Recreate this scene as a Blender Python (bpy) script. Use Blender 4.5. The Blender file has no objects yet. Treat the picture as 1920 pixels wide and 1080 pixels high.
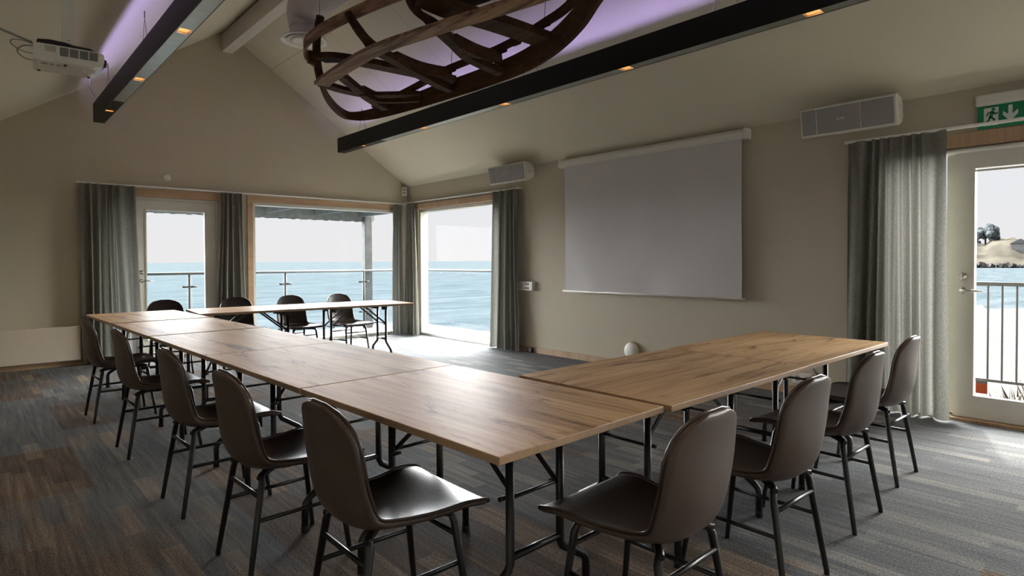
import bpy, bmesh, math, random
from mathutils import Vector, Matrix, Euler
random.seed(7)
S = bpy.context.scene
C = S.collection
PI = math.pi

# ------------------------------------------------------------------ materials
def nodes(name):
    m = bpy.data.materials.new(name); m.use_nodes = True
    nt = m.node_tree; b = nt.nodes['Principled BSDF']
    return m, nt, b
def setc(b, k, v):
    if k in b.inputs: b.inputs[k].default_value = v
def mat(name, col, rough=.5, metal=0., spec=.5, var=0., scale=20., bump=0., bscale=60., emit=None, es=0., sheen=0.):
    m, nt, b = nodes(name)
    b.inputs['Base Color'].default_value = (*col, 1)
    b.inputs['Roughness'].default_value = rough
    b.inputs['Metallic'].default_value = metal
    setc(b, 'Specular IOR Level', spec)
    if sheen: setc(b, 'Sheen Weight', sheen)
    if emit:
        b.inputs['Emission Color'].default_value = (*emit, 1); b.inputs['Emission Strength'].default_value = es
    tc = nt.nodes.new('ShaderNodeTexCoord')
    n = nt.nodes.new('ShaderNodeTexNoise'); n.inputs['Scale'].default_value = scale; n.inputs['Detail'].default_value = 4
    nt.links.new(tc.outputs['Object'], n.inputs['Vector'])
    r = nt.nodes.new('ShaderNodeValToRGB')
    v = max(var, .02)
    r.color_ramp.elements[0].color = tuple(c*(1-v) for c in col)+(1,)
    r.color_ramp.elements[1].color = tuple(min(1, c*(1+v)) for c in col)+(1,)
    r.color_ramp.elements[0].position = .3; r.color_ramp.elements[1].position = .7
    nt.links.new(n.outputs['Fac'], r.inputs['Fac']); nt.links.new(r.outputs['Color'], b.inputs['Base Color'])
    if bump:
        n2 = nt.nodes.new('ShaderNodeTexNoise'); n2.inputs['Scale'].default_value = bscale; n2.inputs['Detail'].default_value = 3
        nt.links.new(tc.outputs['Object'], n2.inputs['Vector'])
        bp = nt.nodes.new('ShaderNodeBump'); bp.inputs['Strength'].default_value = bump; bp.inputs['Distance'].default_value = .002
        nt.links.new(n2.outputs['Fac'], bp.inputs['Height']); nt.links.new(bp.outputs['Normal'], b.inputs['Normal'])
    return m

WALL = (.50, .45, .345)
M = {}
M['wall'] = mat('wall_paint', WALL, .75, spec=.25, var=.02, scale=3, bump=.15, bscale=300)
M['white'] = mat('white_paint', (.72, .70, .64), .4, var=.01)
M['whitewarm'] = mat('beam_paint', (.60, .55, .49), .5, var=.02)
M['frame'] = mat('frame_paint', (.62, .61, .54), .35, var=.01)
M['plastic'] = mat('pale_plastic', (.66, .64, .57), .35, var=.01)
M['rail'] = mat('curtain_rail_white', (.86, .84, .80), .35)
M['radiator'] = mat('radiator_enamel', (.54, .47, .37), .45)
M['black'] = mat('black_powder_coat', (.006, .0065, .007), .36, spec=.5, var=.05)
M['blackflat'] = mat('black_beam_paint', (.006, .0065, .006), .45, spec=.3)
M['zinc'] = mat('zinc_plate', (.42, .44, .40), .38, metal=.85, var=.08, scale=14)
M['steel'] = mat('brushed_steel', (.55, .54, .50), .25, metal=1)
M['dark'] = mat('dark_slot', (.02, .02, .018), .6)
M['grille'] = mat('speaker_grille', (.27, .26, .25), .7, var=.08, scale=400)
M['green'] = mat('sign_green', (.0, .22, .09), .4)
M['signwhite'] = mat('sign_white', (.75, .78, .72), .4)
M['red'] = mat('red_sticker', (.85, .16, .06), .4)
M['leather'] = mat('dark_brown_leather', (.016, .011, .009), .34, spec=.28, var=.15, scale=12, bump=.25, bscale=90)
M['leatherback'] = mat('brown_leather_back', (.075, .052, .043), .42, spec=.4, var=.10, scale=10, bump=.3, bscale=220)
M['piping'] = mat('leather_piping', (.045, .027, .02), .28, spec=.7)
M['rubber'] = mat('rubber_foot', (.01, .01, .01), .8)
M['cable'] = mat('grey_cable', (.30, .29, .25), .5)
M['purplecable'] = mat('pale_cable', (.55, .5, .65), .5)
M['wire'] = mat('steel_wire', (.12, .11, .11), .4, metal=.6)
M['duct'] = mat('duct_white', (.52, .48, .47), .5)
M['deck'] = mat('deck_boards', (.08, .077, .075), .7, spec=.1, var=.15, scale=6)
M['fascia'] = mat('eave_boards', (.17, .19, .20), .7, var=.2, scale=9)
M['postwood'] = mat('grey_post_wood', (.10, .105, .105), .7, var=.2, scale=9)
M['stone'] = mat('shore_rocks', (.05, .047, .044), .9, spec=0, var=.5, scale=.25)
M['bldg'] = mat('pale_render', (.11, .11, .11), .9, spec=0)
M['roofgrey'] = mat('grey_roof', (.07, .07, .073), .9, spec=0)
M['foliage'] = mat('haze_pale_foliage', (.07, .078, .080), .9, spec=0, var=.5, scale=.5)  # paled and greyed: distance haze is painted into the leaf colour
M['railgrey'] = mat('railing_grey', (.035, .036, .037), .6, spec=.1)
M['railsteel'] = mat('railing_steel', (.06, .065, .065), .5, spec=.2)
M['lamp'] = mat('warm_lamp_glow', (.8, .5, .25), .5, emit=(1, .66, .34), es=2.2)
M['led'] = mat('violet_led_strip', (.5, .3, .9), .5, emit=(.50, .40, 1.0), es=13)
M['reflector'] = mat('lamp_reflector', (.8, .5, .25), .3, emit=(1, .5, .2), es=.15)

def math_n(nt, op, a=None, b=None):
    n = nt.nodes.new('ShaderNodeMath'); n.operation = op
    for i, x in enumerate((a, b)):
        if x is None: continue
        if isinstance(x, (int, float)): n.inputs[i].default_value = x
        else: nt.links.new(x, n.inputs[i])
    return n.outputs[0]

def wood(name, dark, mid, light, grain=1., axis='X', rough=.35, knots=True, spec=.5, coat=0.):
    """planked wood: grain runs along the object's local axis"""
    m, nt, b = nodes(name); L = nt.links
    tc = nt.nodes.new('ShaderNodeTexCoord')
    oi = nt.nodes.new('ShaderNodeObjectInfo')
    add = nt.nodes.new('ShaderNodeVectorMath'); add.operation = 'ADD'
    sc = nt.nodes.new('ShaderNodeVectorMath'); sc.operation = 'SCALE'
    cmb = nt.nodes.new('ShaderNodeCombineXYZ')
    L.new(oi.outputs['Random'], cmb.inputs['X']); L.new(oi.outputs['Random'], cmb.inputs['Y'])
    L.new(cmb.outputs[0], sc.inputs[0]); sc.inputs['Scale'].default_value = 13.7
    L.new(tc.outputs['Object'], add.inputs[0]); L.new(sc.outputs[0], add.inputs[1])
    mp = nt.nodes.new('ShaderNodeMapping')
    s = {'X': (1.1, 9, 9), 'Y': (9, 1.1, 9), 'Z': (9, 9, 1.1)}[axis]
    mp.inputs['Scale'].default_value = tuple(v*grain for v in s)
    L.new(add.outputs[0], mp.inputs['Vector'])
    n1 = nt.nodes.new('ShaderNodeTexNoise'); n1.inputs['Scale'].default_value = 1.0; n1.inputs['Detail'].default_value = 8; n1.inputs['Roughness'].default_value = .6; n1.inputs['Distortion'].default_value = .9
    L.new(mp.outputs[0], n1.inputs['Vector'])
    mp2 = nt.nodes.new('ShaderNodeMapping')
    mp2.inputs['Scale'].default_value = tuple(v*grain*(1 if v < 2 else 7) for v in s)
    L.new(add.outputs[0], mp2.inputs['Vector'])
    n2 = nt.nodes.new('ShaderNodeTexNoise'); n2.inputs['Scale'].default_value = 1.3; n2.inputs['Detail'].default_value = 5
    L.new(mp2.outputs[0], n2.inputs['Vector'])
    f = math_n(nt, 'ADD', math_n(nt, 'MULTIPLY', n1.outputs['Fac'], .62), math_n(nt, 'MULTIPLY', n2.outputs['Fac'], .38))
    r = nt.nodes.new('ShaderNodeValToRGB'); e = r.color_ramp.elements
    e[0].position = .34; e[0].color = (*dark, 1); e[1].position = .62; e[1].color = (*light, 1)
    k = e.new(.46); k.color = (*mid, 1)
    L.new(f, r.inputs['Fac'])
    col = r.outputs['Color']
    if knots:
        mp3 = nt.nodes.new('ShaderNodeMapping')
        mp3.inputs['Scale'].default_value = {'X': (.9, 6, 1), 'Y': (9, 1.0, 1), 'Z': (9, 9, 1.)}[axis]
        L.new(add.outputs[0], mp3.inputs['Vector'])
        n3 = nt.nodes.new('ShaderNodeTexNoise'); n3.inputs['Scale'].default_value = .9; n3.inputs['Detail'].default_value = 6; n3.inputs['Roughness'].default_value = .75; n3.inputs['Distortion'].default_value = 1.6
        L.new(mp3.outputs[0], n3.inputs['Vector'])
        r3 = nt.nodes.new('ShaderNodeValToRGB'); q = r3.color_ramp.elements
        q[0].position = .36; q[0].color = (.36, .30, .25, 1); q[1].position = .44; q[1].color = (1, 1, 1, 1)
        L.new(n3.outputs['Fac'], r3.inputs['Fac'])
        mx = nt.nodes.new('ShaderNodeMix'); mx.data_type = 'RGBA'; mx.blend_type = 'MULTIPLY'; mx.inputs[0].default_value = 1
        L.new(col, mx.inputs[6]); L.new(r3.outputs['Color'], mx.inputs[7]); col = mx.outputs[2]
    L.new(col, b.inputs['Base Color'])
    b.inputs['Roughness'].default_value = rough; setc(b, 'Specular IOR Level', spec)
    if coat: setc(b, 'Coat Weight', coat)
    bp = nt.nodes.new('ShaderNodeBump'); bp.inputs['Strength'].default_value = .12; bp.inputs['Distance'].default_value = .002
    L.new(n2.outputs['Fac'], bp.inputs['Height']); L.new(bp.outputs['Normal'], b.inputs['Normal'])
    return m
M['oak'] = wood('oak_tabletop', (.22, .135, .068), (.44, .285, .150), (.60, .42, .24), 1.0, 'X', .50, spec=.16)
M['edge'] = wood('oak_edge_band', (.30, .19, .11), (.38, .25, .15), (.44, .30, .18), 1.2, 'X', .45, knots=False)
M['trim'] = wood('pine_trim', (.32, .20, .115), (.40, .26, .15), (.47, .32, .20), .8, 'Z', .5, knots=False)
M['trimh'] = wood('pine_trim_horizontal', (.32, .20, .115), (.40, .26, .15), (.47, .32, .20), .8, 'X', .5, knots=False)
M['boat'] = wood('old_dark_boat_wood', (.020, .010, .005), (.045, .022, .010), (.085, .042, .018), 1.2, 'Y', .75, spec=.12)
M['boatlight'] = wood('worn_boat_keel_wood', (.05, .027, .014), (.15, .088, .048), (.33, .21, .115), 1.0, 'Y', .7, spec=.15)

# ceiling: painted boards with fine joints (joints run along the room and up the slope)
def ceiling_mat():
    m, nt, b = nodes('ceiling_boards'); L = nt.links
    tc = nt.nodes.new('ShaderNodeTexCoord'); sp = nt.nodes.new('ShaderNodeSeparateXYZ')
    L.new(tc.outputs['Object'], sp.inputs[0])
    def line(src, off, period, w):
        a = math_n(nt, 'ADD', src, off); a = math_n(nt, 'DIVIDE', a, period); a = math_n(nt, 'FRACT', a)
        a = math_n(nt, 'SUBTRACT', a, .5); a = math_n(nt, 'ABSOLUTE', a)
        return math_n(nt, 'LESS_THAN', a, w/period)
    ly = line(sp.outputs['Y'], -5.72+.64, 1.28, .0025)
    a = math_n(nt, 'SUBTRACT', sp.outputs['X'], 3.36); a = math_n(nt, 'ABSOLUTE', a); lx = math_n(nt, 'LESS_THAN', a, .003)
    xg = math_n(nt, 'GREATER_THAN', sp.outputs['X'], 2.8)
    xl = math_n(nt, 'LESS_THAN', sp.outputs['X'], 4.2)
    ly = math_n(nt, 'MULTIPLY', math_n(nt, 'MULTIPLY', ly, xg), xl)
    f = math_n(nt, 'MAXIMUM', lx, ly)
    mx = nt.nodes.new('ShaderNodeMix'); mx.data_type = 'RGBA'; L.new(f, mx.inputs[0])
    mx.inputs[6].default_value = (.61, .565, .45, 1); mx.inputs[7].default_value = (.30, .27, .22, 1)
    L.new(mx.outputs[2], b.inputs['Base Color']); b.inputs['Roughness'].default_value = .8; setc(b, 'Specular IOR Level', .2)
    return m
M['ceiling'] = ceiling_mat()

# carpet: planks of 0.25 x 1.0 m laid lengthwise along the room
def carpet_mat():
    m, nt, b = nodes('carpet_planks'); L = nt.links
    tc = nt.nodes.new('ShaderNodeTexCoord'); sp = nt.nodes.new('ShaderNodeSeparateXYZ'); L.new(tc.outputs['Object'], sp.inputs[0])
    X, Y = sp.outputs['X'], sp.outputs['Y']
    ix = math_n(nt, 'FLOOR', math_n(nt, 'DIVIDE', X, .5))
    stag = math_n(nt, 'MULTIPLY', math_n(nt, 'MODULO', math_n(nt, 'ABSOLUTE', ix), 2), .5)
    iy = math_n(nt, 'FLOOR', math_n(nt, 'ADD', math_n(nt, 'DIVIDE', Y, 1.0), stag))
    cb = nt.nodes.new('ShaderNodeCombineXYZ'); L.new(ix, cb.inputs[0]); L.new(iy, cb.inputs[1])
    wn = nt.nodes.new('ShaderNodeTexWhiteNoise'); wn.noise_dimensions = '2D'; L.new(cb.outputs[0], wn.inputs['Vector'])
    # streak blocks inside each tile
    sx = math_n(nt, 'FLOOR', math_n(nt, 'DIVIDE', X, .085))
    ph = nt.nodes.new('ShaderNodeTexWhiteNoise'); ph.noise_dimensions = '1D'; L.new(sx, ph.inputs['W'])
    sy = math_n(nt, 'FLOOR', math_n(nt, 'ADD', math_n(nt, 'DIVIDE', Y, .42), math_n(nt, 'MULTIPLY', ph.outputs['Value'], 7.)))
    cb2 = nt.nodes.new('ShaderNodeCombineXYZ'); L.new(sx, cb2.inputs[0]); L.new(sy, cb2.inputs[1])
    w2 = nt.nodes.new('ShaderNodeTexWhiteNoise'); w2.noise_dimensions = '2D'; L.new(cb2.outputs[0], w2.inputs['Vector'])
    # long soft streaks
    mp = nt.nodes.new('ShaderNodeMapping'); mp.inputs['Scale'].default_value = (38, 1.6, 1); L.new(tc.outputs['Object'], mp.inputs[0])
    n1 = nt.nodes.new('ShaderNodeTexNoise'); n1.inputs['Scale'].default_value = 1; n1.inputs['Detail'].default_value = 5; n1.inputs['Roughness'].default_value = .65; L.new(mp.outputs[0], n1.inputs['Vector'])
    n0 = nt.nodes.new('ShaderNodeTexNoise'); n0.inputs['Scale'].default_value = 1.1; n0.inputs['Detail'].default_value = 2; L.new(tc.outputs['Object'], n0.inputs['Vector'])
    n3 = nt.nodes.new('ShaderNodeTexNoise'); n3.inputs['Scale'].default_value = 110; n3.inputs['Detail'].default_value = 3; L.new(tc.outputs['Object'], n3.inputs['Vector'])
    f = math_n(nt, 'MULTIPLY', n1.outputs['Fac'], .62)
    f = math_n(nt, 'ADD', f, math_n(nt, 'MULTIPLY', n3.outputs['Fac'], .62))
    f = math_n(nt, 'ADD', f, math_n(nt, 'MULTIPLY', n0.outputs['Fac'], .12))
    blk = nt.nodes.new('ShaderNodeMapRange'); blk.inputs['From Min'].default_value = .62; blk.inputs['From Max'].default_value = .95; blk.inputs['To Max'].default_value = .15
    L.new(w2.outputs['Value'], blk.inputs['Value']); f = math_n(nt, 'ADD', f, blk.outputs[0])
    f = math_n(nt, 'SUBTRACT', f, .24)
    r = nt.nodes.new('ShaderNodeValToRGB'); e = r.color_ramp.elements
    e[0].position = .24; e[0].color = (.050, .056, .062, 1); e[1].position = .80; e[1].color = (.34, .32, .30, 1)
    for p, c in ((.38, (.090, .098, .105, 1)), (.50, (.135, .140, .145, 1)), (.62, (.20, .192, .18, 1))):
        k = e.new(p); k.color = c
    L.new(f, r.inputs['Fac'])
    rb = nt.nodes.new('ShaderNodeValToRGB'); e = rb.color_ramp.elements
    e[0].position = .24; e[0].color = (.040, .032, .028, 1); e[1].position = .80; e[1].color = (.40, .30, .22, 1)
    for p, c in ((.40, (.085, .066, .054, 1)), (.54, (.155, .115, .088, 1)), (.66, (.25, .185, .135, 1))):
        k = e.new(p); k.color = c
    L.new(f, rb.inputs['Fac'])
    nb = nt.nodes.new('ShaderNodeTexNoise'); nb.inputs['Scale'].default_value = .55; nb.inputs['Detail'].default_value = 1; L.new(tc.outputs['Object'], nb.inputs['Vector'])
    mk = math_n(nt, 'ADD', math_n(nt, 'MULTIPLY', wn.outputs['Value'], .55), math_n(nt, 'MULTIPLY', nb.outputs['Fac'], .9))
    mk = math_n(nt, 'ADD', mk, math_n(nt, 'MULTIPLY', w2.outputs['Value'], .16))
    mk = math_n(nt, 'ADD', mk, math_n(nt, 'MULTIPLY', X, -.10))
    mr = nt.nodes.new('ShaderNodeMapRange'); mr.inputs['From Min'].default_value = .60; mr.inputs['From Max'].default_value = .80; L.new(mk, mr.inputs['Value'])
    mm = nt.nodes.new('ShaderNodeMix'); mm.data_type = 'RGBA'; L.new(mr.outputs[0], mm.inputs[0]); L.new(r.outputs['Color'], mm.inputs[6]); L.new(rb.outputs['Color'], mm.inputs[7])
    L.new(mm.outputs[2], b.inputs['Base Color']); b.inputs['Roughness'].default_value = .95; setc(b, 'Specular IOR Level', .1)
    bp = nt.nodes.new('ShaderNodeBump'); bp.inputs['Strength'].default_value = .5; bp.inputs['Distance'].default_value = .006
    L.new(n3.outputs['Fac'], bp.inputs['Height']); L.new(bp.outputs['Normal'], b.inputs['Normal'])
    return m
M['carpet'] = carpet_mat()

def curtain_mat():
    m, nt, b = nodes('linen_curtain'); L = nt.links
    tc = nt.nodes.new('ShaderNodeTexCoord')
    n = nt.nodes.new('ShaderNodeTexNoise'); n.inputs['Scale'].default_value = 1; n.inputs['Detail'].default_value = 3
    mp = nt.nodes.new('ShaderNodeMapping'); mp.inputs['Scale'].default_value = (260, 260, 45); L.new(tc.outputs['Object'], mp.inputs[0]); L.new(mp.outputs[0], n.inputs['Vector'])
    mp2 = nt.nodes.new('ShaderNodeMapping'); mp2.inputs['Scale'].default_value = (50, 50, 420); L.new(tc.outputs['Object'], mp2.inputs[0])
    n2 = nt.nodes.new('ShaderNodeTexNoise'); n2.inputs['Scale'].default_value = 1; n2.inputs['Detail'].default_value = 3; L.new(mp2.outputs[0], n2.inputs['Vector'])
    f = math_n(nt, 'MULTIPLY', math_n(nt, 'ADD', n.outputs['Fac'], n2.outputs['Fac']), .5)
    r = nt.nodes.new('ShaderNodeValToRGB'); e = r.color_ramp.elements
    e[0].position = .35; e[0].color = (.085, .088, .075, 1); e[1].position = .65; e[1].color = (.25, .245, .205, 1)
    L.new(f, r.inputs['Fac'])
    L.new(r.outputs['Color'], b.inputs['Base Color']); b.inputs['Roughness'].default_value = .9; setc(b, 'Specular IOR Level', .1)
    tr = nt.nodes.new('ShaderNodeBsdfTranslucent'); tr.inputs['Color'].default_value = (.50, .50, .46, 1)
    mx = nt.nodes.new('ShaderNodeMixShader'); mx.inputs[0].default_value = .085
    out = nt.nodes['Material Output']
    L.new(b.outputs[0], mx.inputs[1]); L.new(tr.outputs[0], mx.inputs[2]); L.new(mx.outputs[0], out.inputs['Surface'])
    return m
M['curtain'] = curtain_mat()

def screen_mat():
    return mat('projection_fabric', (.57, .55, .54), .8, spec=.2, var=.01, scale=2)
M['screen'] = screen_mat()

def glass_mat(name, tint=(.97, .98, .98), refl=.6):
    m, nt, b = nodes(name); L = nt.links
    nt.nodes.remove(b)
    t = nt.nodes.new('ShaderNodeBsdfTransparent'); t.inputs['Color'].default_value = (*tint, 1)
    g = nt.nodes.new('ShaderNodeBsdfGlossy'); g.inputs['Roughness'].default_value = .01
    fr = nt.nodes.new('ShaderNodeFresnel'); geo = nt.nodes.new('ShaderNodeNewGeometry'); L.new(math_n(nt, 'SUBTRACT', 1.45, math_n(nt, 'MULTIPLY', geo.outputs['Backfacing'], .76)), fr.inputs['IOR'])
    mx = nt.nodes.new('ShaderNodeMixShader')
    L.new(math_n(nt, 'MULTIPLY', fr.outputs[0], refl), mx.inputs[0])
    L.new(t.outputs[0], mx.inputs[1]); L.new(g.outputs[0], mx.inputs[2]); L.new(mx.outputs[0], nt.nodes['Material Output'].inputs['Surface'])
    return m
M['glass'] = glass_mat('window_glass', refl=.04)
M['glassrail'] = glass_mat('balustrade_glass', (.95, .97, .98), .05)

def sea_mat():
    m, nt, b = nodes('sea_water'); L = nt.links
    tc = nt.nodes.new('ShaderNodeTexCoord')
    mp = nt.nodes.new('ShaderNodeMapping'); mp.inputs['Scale'].default_value = (.10, .30, 1); mp.inputs['Rotation'].default_value = (0, 0, -.6)
    L.new(tc.outputs['Object'], mp.inputs[0])
    n = nt.nodes.new('ShaderNodeTexNoise'); n.inputs['Scale'].default_value = 1; n.inputs['Detail'].default_value = 8; n.inputs['Roughness'].default_value = .65; L.new(mp.outputs[0], n.inputs['Vector'])
    r = nt.nodes.new('ShaderNodeValToRGB'); e = r.color_ramp.elements
    e[0].position = .36; e[0].color = (.032, .044, .050, 1); e[1].position = .66; e[1].color = (.060, .070, .075, 1)
    L.new(n.outputs['Fac'], r.inputs['Fac']); L.new(r.outputs['Color'], b.inputs['Base Color'])
    b.inputs['Roughness'].default_value = .9; setc(b, 'Specular IOR Level', 0.)
    bp = nt.nodes.new('ShaderNodeBump'); bp.inputs['Strength'].default_value = .6; bp.inputs['Distance'].default_value = .5
    L.new(n.outputs['Fac'], bp.inputs['Height']); L.new(bp.outputs['Normal'], b.inputs['Normal'])
    return m
M['sea'] = sea_mat()
M['sand'] = mat('beach_sand', (.078, .073, .071), .9, spec=0, var=.12, scale=.35)
M['drygrass'] = mat('dry_grass', (.07, .060, .045), .95, spec=0, var=.3, scale=1.5)
M['hill'] = mat('scrub_hillside', (.060, .055, .044), .95, spec=0, var=.45, scale=.06)  # haze across the bay is mixed into the scrub colour

# ------------------------------------------------------------------ mesh helpers
class MB:
    def __init__(s): s.bm = bmesh.new()
    def box(s, x0, x1, y0, y1, z0, z1, mi=0, T=None, bev=0):
        vs = [Vector((x, y, z)) for x in (x0, x1) for y in (y0, y1) for z in (z0, z1)]
        if T is not None: vs = [T @ v for v in vs]
        v = [s.bm.verts.new(p) for p in vs]
        fs = []
        for q in ((0, 1, 3, 2), (4, 6, 7, 5), (0, 4, 5, 1), (2, 3, 7, 6), (0, 2, 6, 4), (1, 5, 7, 3)):
            f = s.bm.faces.new([v[i] for i in q]); f.material_index = mi; fs.append(f)
        if bev:
            ed = list({e for f in fs for e in f.edges})
            bmesh.ops.bevel(s.bm, geom=ed, offset=bev, segments=2, affect='EDGES', profile=.5)
        return s
    def tube(s, pts, r, n=10, mi=0, closed=False, cap=True, radii=None):
        pts = [Vector(p) for p in pts]; N = len(pts); rings = []
        prev = None
        for i, p in enumerate(pts):
            if closed: d = (pts[(i+1) % N]-pts[i-1])
            else: d = (pts[min(i+1, N-1)]-pts[max(i-1, 0)])
            d.normalize()
            if prev is None:
                a = Vector((0, 0, 1)) if abs(d.z) < .9 else Vector((1, 0, 0))
                u = d.cross(a).normalized()
            else:
                u = (prev - d*prev.dot(d)).normalized()
            prev = u; w = d.cross(u)
            rr = radii[i] if radii else r
            rings.append([s.bm.verts.new(p+rr*(math.cos(2*PI*k/n)*u+math.sin(2*PI*k/n)*w)) for k in range(n)])
        M_ = N if closed else N-1
        for i in range(M_):
            a, b = rings[i], rings[(i+1) % N]
            for k in range(n):
                f = s.bm.faces.new((a[k], a[(k+1) % n], b[(k+1) % n], b[k])); f.smooth = True; f.material_index = mi
        if cap and not closed:
            f = s.bm.faces.new(rings[0][::-1]); f.material_index = mi
            f = s.bm.faces.new(rings[-1]); f.material_index = mi
        return s
    def bar(s, pts, w, t, up=(0, 0, 1), mi=0, taper=None, tt=None):
        """rectangular bar swept along pts; w across, t along 'up'"""
        pts = [Vector(p) for p in pts]; N = len(pts); rings = []
        for i, p in enumerate(pts):
            d = (pts[min(i+1, N-1)]-pts[max(i-1, 0)]).normalized()
            U = Vector(up[i]) if isinstance(up[0], (tuple, list, Vector)) else Vector(up)
            x = d.cross(U).normalized(); u = x.cross(d).normalized()
            k = taper[i] if taper else 1
            h_ = tt[i] if tt else 1
            rings.append([s.bm.verts.new(p+a*x*w*k/2+b*u*t*h_/2) for a, b in ((-1, -1), (1, -1), (1, 1), (-1, 1))])
        for i in range(N-1):
            a, b = rings[i], rings[i+1]
            for k in range(4):
                f = s.bm.faces.new((a[k], a[(k+1) % 4], b[(k+1) % 4], b[k])); f.material_index = mi
        s.bm.faces.new(rings[0][::-1]); s.bm.faces.new(rings[-1])
        return s
    def prism(s, poly, T, depth, mi=0):
        """poly: 2D points; T maps (u,v,w) -> world; extruded by depth along w"""
        a = [s.bm.verts.new(T @ Vector((p[0], p[1], 0))) for p in poly]
        b = [s.bm.verts.new(T @ Vector((p[0], p[1], depth))) for p in poly]
        n = len(poly)
        s.bm.faces.new(a[::-1]).material_index = mi; s.bm.faces.new(b).material_index = mi
        for i in range(n):
            s.bm.faces.new((a[i], a[(i+1) % n], b[(i+1) % n], b[i])).material_index = mi
        return s
    def lathe(s, prof, T=None, n=32, mi=0, smooth=True):
        T = T or Matrix()
        rings = [[s.bm.verts.new(T @ Vector((r*math.cos(2*PI*k/n), r*math.sin(2*PI*k/n), z))) for k in range(n)] for r, z in prof]
        for a, b in zip(rings, rings[1:]):
            for k in range(n):
                f = s.bm.faces.new((a[k], a[(k+1) % n], b[(k+1) % n], b[k])); f.smooth = smooth; f.material_index = mi
        if prof[0][0] > 1e-6: s.bm.faces.new(rings[0][::-1]).material_index = mi
        if prof[-1][0] > 1e-6: s.bm.faces.new(rings[-1]).material_index = mi
        return s
    def build(s, name, m, parent=None, loc=None, kind=None, label=None, smooth_angle=None):
        bmesh.ops.remove_doubles(s.bm, verts=s.bm.verts, dist=1e-6)
        bmesh.ops.recalc_face_normals(s.bm, faces=s.bm.faces)
        me = bpy.data.meshes.new(name); s.bm.to_mesh(me); s.bm.free()
        for x in (m if isinstance(m, (list, tuple)) else [m]): me.materials.append(M[x] if isinstance(x, str) else x)
        o = bpy.data.objects.new(name, me); C.objects.link(o)
        if parent is not None: o.parent = parent
        if loc: o.location = loc
        if kind: o['kind'] = kind
        if label: o['label'] = label
        return o
def tag(o, label, cat, group=None, kind=None):
    o['label'] = label; o['category'] = cat
    if group: o['group'] = group
    if kind: o['kind'] = kind
    return o
def thing(name, label, cat, loc=(0, 0, 0), rz=0, group=None):
    o = bpy.data.objects.new(name, None); C.objects.link(o); o.empty_display_size = .1
    o.location = loc; o.rotation_euler = (0, 0, rz)
    return tag(o, label, cat, group)
def dup(src, loc=None, rz=None, label=None, group=None):
    def cp(o, par):
        c = o.copy(); C.objects.link(c)
        if par is not None: c.parent = par
        for ch in o.children: cp(ch, c)
        return c
    r = cp(src, None)
    if loc is not None: r.location = loc
    if rz is not None: r.rotation_euler = (0, 0, rz)
    if label: r['label'] = label
    if group: r['group'] = group
    return r
def struct(name, mb, m, parent=None, label=None):
    o = mb.build(name, m, parent)
    if parent is None: o['kind'] = 'structure'
    if label: o['label'] = label
    return o
def T_axes(o, u, v, w):
    return Matrix(((u[0], v[0], w[0], o[0]), (u[1], v[1], w[1], o[1]), (u[2], v[2], w[2], o[2]), (0, 0, 0, 1)))
def catmull(pts, k=6):
    P = [Vector(p) for p in pts]; out = []
    for i in range(len(P)-1):
        a = P[max(i-1, 0)]; b = P[i]; c = P[i+1]; d = P[min(i+2, len(P)-1)]
        for j in range(k):
            t = j/k
            out.append(.5*((2*b)+(c-a)*t+(2*a-5*b+4*c-d)*t*t+(3*b-a-3*c+d)*t*t*t))
    out.append(P[-1]); return out

# ------------------------------------------------------------------ room shell
XR, XL, YE, YB = 5.66, -2.0, 8.9, -3.2      # right wall, left wall, end wall, back wall
RX, RZ, SL, EZ = 2.737, 4.47, .667, 2.52    # ridge x, ridge z, slope, eaves z
XE = RX-(RZ-EZ)/SL                           # left eave (-0.187)
struct('floor', MB().box(XL-.2, XR+.2, YB-.2, YE+.2, -.12, 0), 'carpet')

def gable(y0, y1, openings, name):
    mb = MB()
    xs = XL-.2; top = 2.2
    for (a, b, z0, z1) in openings:
        if a > xs: mb.box(xs, a, y0, y1, 0, top)
        if z0 > 0: mb.box(a, b, y0, y1, 0, z0)
        if z1 < top: mb.box(a, b, y0, y1, z1, top)
        xs = b
    mb.box(xs, XR+.2, y0, y1, 0, top)
    poly = [(XL-.2, top), (XR+.2, top), (XR+.2, EZ+.1), (XR, EZ+.1), (RX, RZ+.1), (XE, EZ+.1), (XL-.2, EZ+.1)]
    mb.prism(poly, T_axes((0, y0, 0), (1, 0, 0), (0, 0, 1), (0, 1, 0)), y1-y0)
    return struct(name, mb, 'wall')
gable(YE, YE+.2, [(1.30, 2.60, 0, 2.085), (3.06, 5.52, 0, 2.105)], 'wall_end')
gable(YB-.2, YB, [(.5, 3.5, .8, 2.1)], 'wall_back')
def sidewall(x0, x1, openings, name, top=EZ+.12):
    mb = MB(); ys = YB
    for (a, b, z0, z1) in openings:
        if a > ys: mb.box(x0, x1, ys, a, 0, top)
        if z0 > 0: mb.box(x0, x1, a, b, 0, z0)
        if z1 < top: mb.box(x0, x1, a, b, z1, top)
        ys = b
    mb.box(x0, x1, ys, YE, 0, top)
    return struct(name, mb, 'wall')
sidewall(XR, XR+.2, [(-2.6, -.6, 0, 2.085), (.10, 1.62, 0, 2.085), (6.46, 8.56, .0, 2.105)], 'wall_right')
sidewall(XL-.2, XL, [(-2.4, -.4, .3, 2.085)], 'wall_left')

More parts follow.
